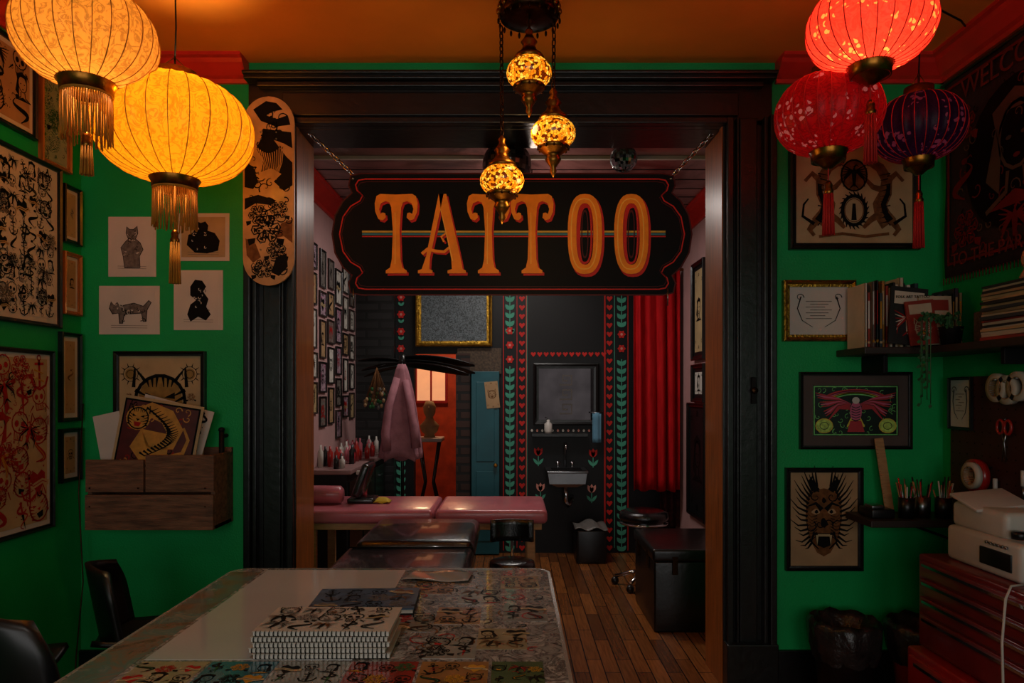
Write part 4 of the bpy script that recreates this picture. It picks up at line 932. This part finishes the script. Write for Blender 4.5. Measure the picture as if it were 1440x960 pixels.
for k,(xx,yy) in enumerate(((1.44,3.08),(1.76,3.04))):
    b=B('waste_bin'); b.lathe((xx,yy,0),[(0,0),(.10,0),(.13,.30),(.14,.33),(.13,.345),(.12,.33),(.095,.02),(0,.02)],redplastic if k else plasticblk,24)
    vs=[];N=40
    for j,(r_,z_) in enumerate(((.125,.2),(.142,.26),(.150,.35),(.135,.375),(.118,.34),(.08,.27),(.0,.25))):
        for i in range(N): t=2*pi*i/N; rr=r_*(1+(.04*sin(7*t+j)+.03*sin(13*t)) if r_ else 1); vs.append((xx+rr*cos(t),yy+rr*sin(t),z_+.006*sin(9*t)))
    b.add(vs,[[j*N+i,j*N+(i+1)%N,(j+1)*N+(i+1)%N,(j+1)*N+i] for j in range(6) for i in range(N)],bagm,True); b.done()
# =========================================================== CHAIRS (front-left)
def chair(cx,cy,ang,sz=.45,bt=.8,w=.4):
    b=B('black_moulded_chair'); Mx=Matrix.Translation((cx,cy,0))@Matrix.Rotation(ang,4,'Z')
    def seat(s,t):
        a=(s-.5)*w; c=(t-.5)*.38; k=1-.12*abs(2*t-1)**3; return Mx@Vector((a*k,c,sz+.03*(2*s-1)**2-.015*(1-(2*t-1)**2)))
    b.sheet(seat,12,10,.02,plasticblk)
    def back(s,t):
        k=1-.35*max(0,(t-.55)/.45)**2; a=(s-.5)*w*k; return Mx@Vector((a,.18+.05*t-.09*(2*s-1)**2,sz+.02+(bt-sz-.02)*(t-.06*(2*s-1)**2*t)))
    b.sheet(back,14,12,.018,plasticblk)
    for sx in (-1,1):
        for sy in (-1,1): b.tube([Mx@Vector((sx*w*.36,sy*.14,sz)),Mx@Vector((sx*w*.44,sy*.18,0))],.012,blackmatte,8)
    b.done()
chair(-1.37,2.72,pi*.62,.42,.72,.32); chair(-1.2,1.90,pi*.85,.45,.82,.36); chair(-1.68,2.25,pi*.55,.45,.80,.36)
b=B('power_cable'); b.tube([(-1.96,3.25,1.3),(-1.95,3.2,.9),(-1.93,3.2,.5),(-1.9,3.1,.2),(-1.85,3.0,.01)],.003,darkbrass,6); b.done()
b=B('ceiling_cable'); 
b.tube([(-1.25,2.6,2.875),(-1.4,2.45,2.84),(-1.38,2.3,2.875),(-1.7,2.1,2.85),(-1.98,2.0,2.875)],.004,blackmatte,6); b.tube([(1.16,2.3,2.875),(1.35,2.5,2.85),(1.57,2.75,2.875),(1.8,2.85,2.84),(1.88,2.95,2.87)],.004,blackmatte,6); b.done()
# =========================================================== PARLOUR : tattoo beds
b=B('black_tattoo_bed'); x0,x1=-.70,-.16
b.rbox(x0,x1,2.35,3.03,.60,.70,.035,blackvinyl); b.rbox(x0+.02,x1-.0,3.05,3.62,.61,.715,.04,blackvinyl)
for yy in (2.6,2.98): b.tube([(x0+.01,yy,.702),(x1-.01,yy,.702)],.003,blackmatte,6)
b.box(x0+.06,x1-.06,2.4,3.55,.56,.60,blackmatte)
b.rbox(x0+.15,x1-.15,2.7,3.2,.08,.56,.01,blackmatte); b.rbox(x0+.05,x1-.05,2.5,3.4,0,.08,.01,plasticblk); b.done()
b=B('pink_treatment_bench'); py0,py1=3.78,4.32; zt=.725
b.rbox(-1.2,-.42,py0,py1,zt-.075,zt,.025,pinkvinyl); b.rbox(-.41,.19,py0,py1,zt-.075,zt,.025,pinkvinyl)
b.box(-1.17,.16,py0+.03,py1-.03,zt-.11,zt-.075,lightwood)
for xx in (-1.1,-.45,.08):
    for yy in (py0+.05,py1-.08): b.box(xx,xx+.045,yy,yy+.03,0,zt-.11,lightwood)
b.box(-1.08,.1,py0+.055,py0+.07,.25,.29,lightwood)
b.done(.003)
b=B('pink_bolster_cushion'); b.lathe((-1.08,4.0,zt+.052),[(0,-.13),(.035,-.13),(.05,-.115),(.052,0),(.05,.115),(.035,.13),(0,.13)],pinkvinyl,20,'x'); b.done()
b=B('black_headrest'); b.obox((-.85,4.08,zt+.13),(.05,.2,.2),(0,.35,0),blackvinyl,.02); b.rbox(-.93,-.78,4.0,4.16,zt,zt+.03,.01,blackvinyl); b.done()
b=B('backed_stool'); sx,sy=.0,3.5
b.lathe((sx,sy,.5),[(0,-.03),(.1,-.03),(.115,-.01),(.11,.02),(.08,.03),(0,.03)],blackvinyl,22)
b.tube([(sx,sy,.06),(sx,sy,.48)],.016,steel,10)
b.sheet(lambda s,t:(sx-.11+.22*s,sy+.12-.04*(2*s-1)**2,.6+.11*t),8,4,.015,blackvinyl); b.tube([(sx,sy+.06,.47),(sx,sy+.14,.5),(sx,sy+.135,.64)],.008,steel,6)
for k in range(5): t=2*pi*k/5; b.tube([(sx,sy,.09),(sx+.14*cos(t),sy+.14*sin(t),.05)],.01,plasticblk,6); b.ell((sx+.14*cos(t),sy+.14*sin(t),.025),.018,.018,.025,plasticblk,8,6)
b.done()
b=B('rolling_stool'); sx,sy=X(905,4.95),4.95
b.lathe((sx,sy,.5),[(0,-.05),(.15,-.05),(.17,-.02),(.165,.02),(.13,.035),(0,.035)],blackvinyl,26); b.lathe((sx,sy,.44),[(0,0),(.165,0),(.168,.012),(0,.012)],chrome,26)
b.tube([(sx,sy,.08),(sx,sy,.45)],.018,chrome,12)
for k in range(5):
    t=2*pi*k/5+.3; b.tube([(sx,sy,.12),(sx+.1*cos(t),sy+.1*sin(t),.09),(sx+.2*cos(t),sy+.2*sin(t),.06)],.014,chrome,8); b.ell((sx+.2*cos(t),sy+.2*sin(t),.028),.028,.022,.028,plasticblk,10,8)
b.done()
b=B('black_storage_trunk'); b.rbox(.80,1.30,4.0,4.62,0,.40,.012,blackgloss); b.rbox(.79,1.31,3.99,4.63,.40,.47,.015,blackgloss)
for yy in (4.15,4.45): b.box(.786,.80,yy,yy+.03,.33,.43,darkbrass)
for xx in (.9,1.15): b.box(xx,xx+.03,3.982,3.995,.33,.43,darkbrass)
b.done()
b=B('parlour_side_counter'); b.rbox(LX+.005,-1.02,4.5,5.85,.83,.86,.005,M('counter_pinkish','#8a6a68',.4)); b.box(LX+.005,-1.05,4.52,5.83,0,.83,blackwall)
for k in range(3): b.box(-1.05,-1.04,4.56+k*.43,4.95+k*.43,.1,.78,blackgloss); b.box(-1.04,-1.03,4.7+k*.43,4.8+k*.43,.7,.715,steel)
b.done()
b=B('ink_bottles')
rbm=[M('bottle_red','#b03038',.3),M('bottle_pink','#c86a78',.3),whiteplastic,redplastic,plasticblk]
for i in range(34):
    bx_,by_=rb.uniform(-1.26,-1.07),4.58+i*.036; h=rb.uniform(.07,.15)
    b.lathe((bx_,by_,.86),[(0,0),(.018,0),(.019,h*.7),(.008,h*.82),(.007,h),(0,h)],rb.choice(rbm),10)
b.done()
b=B('spray_bottle'); bx_,by_=X(507,4.15),4.2; b.lathe((bx_,by_,zt),[(0,0),(.028,0),(.03,.09),(.015,.12),(.012,.14),(0,.14)],redplastic,14); b.rbox(bx_-.035,bx_+.015,by_-.01,by_+.01,zt+.14,zt+.165,.005,whiteplastic); b.done()
b=B('yellow_cloth'); b.sheet(lambda s,t:(X(535,4.0)-.04+.09*s,4.0+.08*t,zt+.005+.03*sin(pi*s)*sin(pi*t)+.004*sin(9*s)),8,8,.003,M('yellow_cloth_m','#c0a020',.8)); b.done()
fr_i=0
for i,y in enumerate((4.62,4.86,5.08,5.30,5.52,5.74)):
    z=2.3+rb.uniform(-.04,.04)
    while z>1.08:
        h_=rb.choice((.17,.21,.26)); w_=rb.uniform(.14,.19); z-=h_/2
        if not (.98<z-h_/2): break
        pl=Pl((LX,y,z),(0,1,0),(0,0,1)); fr_i+=1
        bg=rb.choice((paper,flashpink,papert,paperw,paper,inkg))
        picture('small_framed_print',pl,w_,h_,rb.choice((blackgloss,blackgloss,darkwood)),.012,.014,bg,0,None,gen(100+fr_i,rb.choice((ink,ink,inkr)),fr_i%9))
        z-=h_/2+.025
for (y,z,w_,h_,bg) in ((5.2,1.95,.34,.72,paperw),(5.2,1.42,.34,.28,paper),(5.25,.85,.5,.85,damask)):
    picture('parlour_framed_print',Pl((RX,y,z),(0,-1,0),(0,0,1)),w_,h_,blackgloss,.03,.03,bg,.03 if bg is not damask else 0,blackwall,gen(int(z*100),ink,8))
# =========================================================== PARLOUR BACK WALL
b=B('brick_pillar'); b.box(LX+.005,X(555,5.93),5.9,5.999,0,C2-.1,brickblk); b.done(origin=False)
b=B('brick_pillar'); b.box(X(641,5.95),X(661,5.95),5.95,6.12,0,oz,brickbrn); b.done(origin=False)
bp=Pl((0,5.998,0))
def bw(u,v): return ((u-720)*.005998,CH+(552-v)*.005998)
def heart(cx,cy,s): return [(cx,cy-s),(cx+s*.9,cy+.1*s),(cx+s*.95,cy+.55*s),(cx+.5*s,cy+.85*s),(cx,cy+.45*s),(cx-.5*s,cy+.85*s),(cx-s*.95,cy+.55*s),(cx-s*.9,cy+.1*s)]
def leaf(cx,cy,L,W,a):
    o=[]
    for t,w in ((0,0),(.25,.8),(.5,1),(.75,.7),(1,0),(.75,-.7),(.5,-1),(.25,-.8)): o.append((cx+L*t*cos(a)-W*w*.5*sin(a),cy+L*t*sin(a)+W*w*.5*cos(a)))
    return o
def vine(b,u,v0,v1,sc=1):
    x,z1=bw(u,v0); _,z0=bw(u,v1); b.stroke(bp,[(x,z0),(x,z1)],.008,.008,.002,vineg); z=z0
    while z<z1-.05:
        for s in (0,1): b.prism(bp,leaf(x,z,.062*sc,.034*sc,math.radians(52 if s==0 else 128)),.001,.004,vineg)
        z+=.068
def hearts(b,u,v0,v1):
    x,z1=bw(u,v0); _,z0=bw(u,v1); z=z0
    while z<z1: b.prism(bp,heart(x,z,.026),.001,.004,heartr); z+=.075
    for s in (-1,1): b.stroke(bp,[(x+s*.042,z0),(x+s*.042,z1)],.005,.005,.002,vineg if s>0 else heartr)
def flower(b,x,z,s,m=heartr):
    for k in range(6): b.prism(bp,leaf(x,z,s,s*.75,k*pi/3),.001,.004+.0002*k,m)
    b.prism(bp,[(x+s*.3*cos(t),z+s*.3*sin(t)) for t in [2*pi*i/8 for i in range(8)]],.001,.0062,folkpink)
b=B('folk_art_border_mural')
vine(b,564,505,770); x,_=bw(564,0)
for k in range(4): flower(b,x,bw(0,490-k*24)[1],.036); b.prism(bp,leaf(x,bw(0,478-k*24)[1],.04,.02,.9),.001,.004,vineg); b.prism(bp,leaf(x,bw(0,478-k*24)[1],.04,.02,2.2),.001,.004,vineg)
vine(b,717,400,470); vine(b,717,515,775); hearts(b,734,410,770)
for k in range(3): flower(b,bw(717,0)[0],bw(0,505-k*20)[1],.036)
hearts(b,857,410,770); vine(b,874,400,460); vine(b,874,505,775)
for k in range(2): flower(b,bw(874,0)[0],bw(0,490-k*20)[1],.036)
for u in (708,740,851,883):
    x,_=bw(u,0); b.stroke(bp,[(x,.02),(x,2.4)],.006,.006,.002,heartr)
for k in range(12): x,z=bw(750+k*9,498); b.prism(bp,heart(x,z,.022),.001,.004,heartr)
for k in range(14): x,z=bw(748+k*7.3,607); b.prism(bp,leaf(x,z,.025,.02,pi/2),.001,.004,folkpink if k%2 else paper)
for u,v in ((757,640),(834,642),(760,690),(832,692)):
    x,z=bw(u,v)
    b.stroke(bp,[(x,z-.09),(x,z)],.007,.007,.002,vineg)
    for a in (.9,2.24): b.prism(bp,leaf(x,z-.08,.07,.024,a),.001,.003,vineg)
    for a in (1.1,1.57,2.04): b.prism(bp,leaf(x,z-.005,.075,.035,a),.001,.0045,heartr if v<660 else folkpink)
b.done()
picture('gilt_framed_panel',Pl((X(638.5,5.95),5.96,Z(440,5.95)),(1,0,0),(0,0,1)),X(692,5.95)-X(585,5.95),.56,gold,.045,.035,damask)
b=B('pressed_tin_panel'); b.box(X(643,5.95),X(705,5.95),5.97,5.997,Z(525,5.95),Z(489,5.95),metalbrn); b.done()
b=B('door_1'); x0,x1=X(662,5.9)+.005,X(702,5.9); b.box(x0,x1,5.90,5.94,.01,Z(522,5.9),teal)
for z0,z1 in ((.12,.7),(.78,1.44)): b.box(x0+.04,x1-.04,5.893,5.90,z0,z1,teal)
b.lathe((x1-.03,5.88,.75),[(0,-.02),(.015,-.02),(.018,0),(.01,.02)],brass,12,'y'); b.box(x0,x0+.02,5.94,5.998,.5,.6,blackmatte); b.done(.003)
sheetpic('pinned_paper',Pl((X(692,5.87),5.892,Z(555,5.87)),Vector((1,0,.1)),Vector((-.1,0,1))),.11,.22,papert,gen(5,inkb,5))
def meander(b,q,w,h):
    et=M('mirror_painted_reflection','#5a5450',.5,spec=.2)  # meander belongs to the mirror's reflection, painted onto the glass
    for k in range(3):
        c=(.28-.28*k)*h
        b.stroke(q,[(-.12*w,c-.1*h),(.1*w,c-.1*h),(.1*w,c+.08*h),(-.06*w,c+.08*h),(-.06*w,c-.02*h),(.03*w,c-.02*h)],.016,.016,.001,et)
pl=Pl((X(796,5.99),5.995,Z(554,5.99))); picture('sink_mirror',pl,X(842,5.99)-X(750,5.99),Z(511,5.99)-Z(598,5.99),blackgloss,.045,.035,mirrordark,0,None,meander)
b=B('sink_ledge'); b.box(X(748,5.95),X(826,5.95),5.9,5.997,Z(613,5.95),Z(609,5.95),blackgloss); b.done()
b=B('soap_bottle'); x,y,z=X(771,5.94),5.94,Z(609,5.95); b.lathe((x,y,z),[(0,0),(.03,0),(.033,.02),(.033,.08),(.015,.095),(.012,.115),(0,.115)],whiteplastic,16); b.tube([(x,y,z+.11),(x,y,z+.13),(x-.025,y,z+.13)],.004,steel,6); b.done()
b=B('blue_hand_towel'); b.sheet(lambda s,t:(X(833,5.93)+.075*s,5.93+.008*sin(9*s),Z(622,5.93)+.25*t),8,6,.006,M('blue_towel','#5f8da6',.9)); b.tube([(X(830,5.93),5.93,Z(580,5.93)),(X(848,5.93),5.93,Z(580,5.93))],.006,steel,6); b.tube([(X(848,5.93),5.93,Z(580,5.93)),(X(848,5.93),5.998,Z(580,5.93))],.006,steel,6); b.done()
b=B('wall_sink'); sx=X(796,5.85); zr=Z(660,5.85); hw=.165
b.rbox(sx-hw,sx+hw,5.66,5.995,zr-.012,zr+.006,.004,steel)
vs=[]
for (k,z) in ((1,zr-.01),(.92,zr-.1),(.5,zr-.125)):
    vs+=[(sx-hw*.95*k,5.69+.02*(1-k),z),(sx+hw*.95*k,5.69+.02*(1-k),z),(sx+hw*.95*k,5.97,z),(sx-hw*.95*k,5.97,z)]
b.add(vs,[[j*4+i,j*4+(i+1)%4,(j+1)*4+(i+1)%4,(j+1)*4+i] for j in range(2) for i in range(4)]+[[8,9,10,11]],steel)
b.box(sx-hw*.75,sx+hw*.75,5.72,5.93,zr+.0062,zr+.0075,blackmatte)
b.tube([(sx,5.96,zr),(sx,5.96,zr+.16),(sx,5.93,zr+.21),(sx,5.87,zr+.2),(sx,5.86,zr+.16)],.009,chrome,10)
for s in (-1,1): b.tube([(sx+s*.06,5.96,zr),(sx+s*.06,5.96,zr+.05)],.008,chrome,8); b.tube([(sx+s*.06-.02,5.96,zr+.05),(sx+s*.06+.02,5.96,zr+.05)],.006,chrome,8)
b.tube([(sx,5.86,zr-.12),(sx,5.86,zr-.26),(sx+.02,5.88,zr-.3),(sx+.05,5.9,zr-.26),(sx+.06,5.99,zr-.24)],.018,chrome,10)
b.done()
b=B('pedal_bin'); bx_=X(829,5.75); b.rbox(bx_-.12,bx_+.12,5.6,5.88,0,.27,.02,plasticblk)
b.sheet(lambda s,t:(bx_-.13+.26*s,5.59+.3*t,.275+.012*sin(12*s+3*t)+.04*sin(pi*s)*sin(pi*t)),14,14,.004,M('white_bin_liner','#6a6662',.4,bump=.5)); b.done()
b=B('red_curtain'); xa,xb=X(892,5.7),X(957,5.7)
b.sheet(lambda s,t:(xa+(xb-xa)*s+.006*sin(31*s),5.72+(.03*sin(s*2*pi*4.5+.8*t)+.012*sin(s*37))*(.6+.4*(1-t)),Z(690,5.7)+(2.33-Z(690,5.7))*t+.01*sin(20*s)*(1-t)),90,16,.004,redcloth)
b.tube([(xa-.05,5.72,2.34),(RX-.005,5.72,2.34)],.012,brass,8); b.done()
b=B('dark_garment'); b.sheet(lambda s,t:(X(930,5.8)+.22*s,5.86+.02*sin(s*2*pi*4),.25+.3*t),30,6,.004,M('dark_floral_cloth','#3a1014',.9,var=.8,vs=30)); b.tube([(X(928,5.8),5.86,.55),(RX-.005,5.86,.55)],.006,steel,6); b.done()
# black lamp stand with flat louvred shade; coat hangs on it
b=B('black_blade_floor_lamp'); ly=5.32; lx=X(566,ly)
b.tube([(lx,ly,.03),(lx,ly,1.60)],.012,blackgloss,10); b.lathe((lx,ly,0),[(0,0),(.15,0),(.15,.02),(.03,.04),(0,.04)],blackgloss,24)
b.tube([(lx,ly,1.53),(lx,ly-.1,1.55)],.006,blackgloss,6)
for (dx,dz,dy,wd,z_) in ((.54,-.06,.0,.06,1.61),(.54,-.09,.06,.055,1.585),(.50,-.08,-.06,.055,1.56),(-.34,.0,.0,.028,1.59),(-.32,-.05,.05,.025,1.57),(-.28,-.08,-.05,.025,1.55)):
    def bl(s,t,dx=dx,dz=dz,dy=dy,wd=wd,z_=z_): 
        w=wd*sin(pi*min(1,s*.93+.05))**.6; z=z_+dz*s+.012*sin(pi*s); return (lx+dx*s,ly+dy*s+w*(t-.5)*1.6,z-(t-.5)*w*.9)
    b.sheet(bl,16,4,.005,blackgloss)
b.lathe((lx,ly,1.58),[(0,.06),(.025,.05),(.03,0),(.015,-.03),(0,-.03)],blackgloss,14)
b.done()
b=B('pink_coat'); zz0,zz1=Z(645,5.15),Z(512,5.15); gx2=X(565,5.15)
def coatf(s,t):
    a=2*pi*s; w=.022+.11*(1-t)**.7; w*=1+.2*sin(5*a+2*t)+.08*sin(9*a)
    return (gx2-.01*(1-t)+w*cos(a),5.15+.05*sin(a)*(.4+.6*(1-t)),zz0+(zz1-zz0)*t+.02*sin(3*a)*(1-t))
b.sheet(coatf,60,16,.003,pinkcoat)
b.tube([(gx2-.03,5.13,zz1-.1),(gx2-.085,5.10,zz1-.3),(gx2-.11,5.10,zz1-.5),(gx2-.10,5.11,zz1-.62)],.026,pinkcoat,10,r1=.034)
b.tube([(gx2+.03,5.13,zz1-.12),(gx2+.07,5.09,zz1-.3),(gx2+.10,5.09,zz1-.46),(gx2+.11,5.10,zz1-.6)],.026,pinkcoat,10,r1=.034)
b.tube([(gx2,5.15,zz1-.01),(gx2,5.19,zz1+.02),(gx2,5.215,zz1+.0)],.005,blackgloss,6); b.done()
b=B('dried_flower_bundle'); fx,fy,fz=X(528,5.2),5.25,Z(535,5.2)
for k in range(40):
    a=rb.uniform(-.6,.6); L=rb.uniform(.06,.2); e=(fx+L*sin(a),fy+rb.uniform(-.05,.05),fz-L*cos(a)); b.tube([(fx,fy,fz+.1),e],.002,inkb,4); b.ell(e,.012,.012,.016,rb.choice((papert,inkgn,inkg,papert)),7,5)
b.tube([(fx,fy,fz+.1),(fx+.06,fy+.03,1.56)],.003,blackmatte,5); b.done()
for (u,v,r_,dd) in ((877,223,.072,3.75),(713,232,.125,3.62)):
    b=B('disco_ball'); c=(X(u,dd),dd,Z(v,dd)); seg=28 if r_<.1 else 36; rows=seg//2
    q=random.Random(4)
    for j in range(rows):
        p0,p1=pi*j/rows,pi*(j+1)/rows
        for i in range(seg):
            t0,t1=2*pi*i/seg,2*pi*(i+1)/seg; vs=[]
            for (p_,t_) in ((p0,t0),(p0,t1),(p1,t1),(p1,t0)): vs.append((c[0]+r_*sin(p_)*cos(t_),c[1]+r_*sin(p_)*sin(t_),c[2]+r_*cos(p_)))
            b.add(vs,[[0,1,2,3]],(mirrorm if r_<.1 else steel) if q.random()<(.6 if r_<.1 else .3) else (damask if r_<.1 else blackgloss))
    b.tube([(c[0],c[1],c[2]+r_-.004),(c[0],c[1],C2-.001)],.004,steel,6); b.done()
b=B('tripod_side_table'); tx,ty=X(604,7.2),7.2
b.rbox(tx-.12,tx+.14,7.05,7.35,.86,.9,.01,whiteplastic)
for s in (-1,1):
    for s2 in (-1,1): b.tube([(tx+s*.1,ty+s2*.1,.86),(tx+s*.04,ty+s2*.05,.45),(tx+s*.14,ty+s2*.13,0)],.012,blackgloss,8)
b.done()
b=B('plaster_bust'); b.lathe((tx,ty,.9),[(0,0),(.06,0),(.05,.03),(.08,.06),(.1,.12),(.05,.17),(.035,.2),(.06,.25),(.065,.31),(.04,.36),(0,.37)],paperw,18); b.ell((tx,ty-.062,1.19),.012,.014,.022,paperw,8,6); b.done()
b=B('window_3'); b.box(-1.15,-.80,8.585,8.599,1.25,1.75,M('lit_window_pane','#e8a060',.4,em=.6,emc='#f0b080')); frame_loops(b,Pl((-.975,8.585,1.5)),.40,.55,[(0,0),(0,.03),(.03,.03),(.03,0)],redplastic); b.box(-.985,-.965,8.56,8.585,1.25,1.75,redplastic); b.done()
for k in range(4): picture('passage_print',Pl((-.32-.24*(k%2),8.6,1.75-.34*(k//2))),.2,.26,blackgloss,.02,.02,(paperw,paper,flashred)[k%3],0,None,gen(300+k,ink,k))
def light(name,typ,loc,e,col,size=.2,rot=(0,0,0),sy=None):
    l=bpy.data.lights.new(name,typ); l.energy=e; l.color=col
    if typ=='AREA':
        l.size=size
        if sy: l.shape='RECTANGLE'; l.size_y=sy
    elif typ=='SPOT': l.spot_size=math.radians(62); l.spot_blend=.6; l.shadow_soft_size=size
    else: l.shadow_soft_size=size
    o=bpy.data.objects.new(name,l); o.location=loc; o.rotation_euler=rot; bpy.context.scene.collection.objects.link(o); return o
light('passage_lamp','POINT',(-.75,7.6,2.3),26,(1,.62,.34),.1)
b=B('added_ceiling_panel'); b.rbox(-.45,.45,4.7,5.0,C2-.05,C2-.001,.01,whiteplastic); b.done()  # unseen panel and its area light, added to light the parlour
light('added_panel_light','AREA',(0,4.85,C2-.056),17,(1,.93,.87),.85,(0,0,0),.26)
b=B('added_globe_pendant'); b.ell((.12,4.3,2.33),.085,.085,.085,M('added_globe_glow','#fff0e0',.3,em=16,emc='#ffe4d0'),20,14)  # globe added behind the sign to brighten the parlour ceiling and walls
b.lathe((.12,4.3,2.41),[(.035,-.005),(.035,.02),(.01,.035),(0,.035)],brass,14); b.tube([(.12,4.3,2.43),(.12,4.3,C2-.001)],.004,blackmatte,6); b.done()
b=B('added_spotlight'); b.lathe((-.35,.35,CZ-.001),[(0,0),(.05,0),(.05,-.02),(.012,-.03),(.012,-.07),(.045,-.08),(.05,-.17),(.042,-.17),(.038,-.09),(0,-.09)],blackgloss,20); b.done()  # fixture and its spot added out of view to brighten the counter
light('added_counter_spot','SPOT',(-.35,.35,CZ-.16),22,(1,.94,.87),.04,(math.radians(33),0,0))
w=bpy.data.worlds.new('dim_sky'); bpy.context.scene.world=w; w.use_nodes=True
w.node_tree.nodes['Background'].inputs[0].default_value=(.5,.6,.8,1); w.node_tree.nodes['Background'].inputs[1].default_value=.1
cam=bpy.data.cameras.new('camera'); cam.lens=25; cam.sensor_width=36; cam.shift_y=.05; cam.clip_start=.02
co=bpy.data.objects.new('camera',cam); co.location=(0,0,CH); co.rotation_euler=(math.radians(90),0,0)
bpy.context.scene.collection.objects.link(co); bpy.context.scene.camera=co
bpy.context.scene.view_settings.view_transform='Standard'
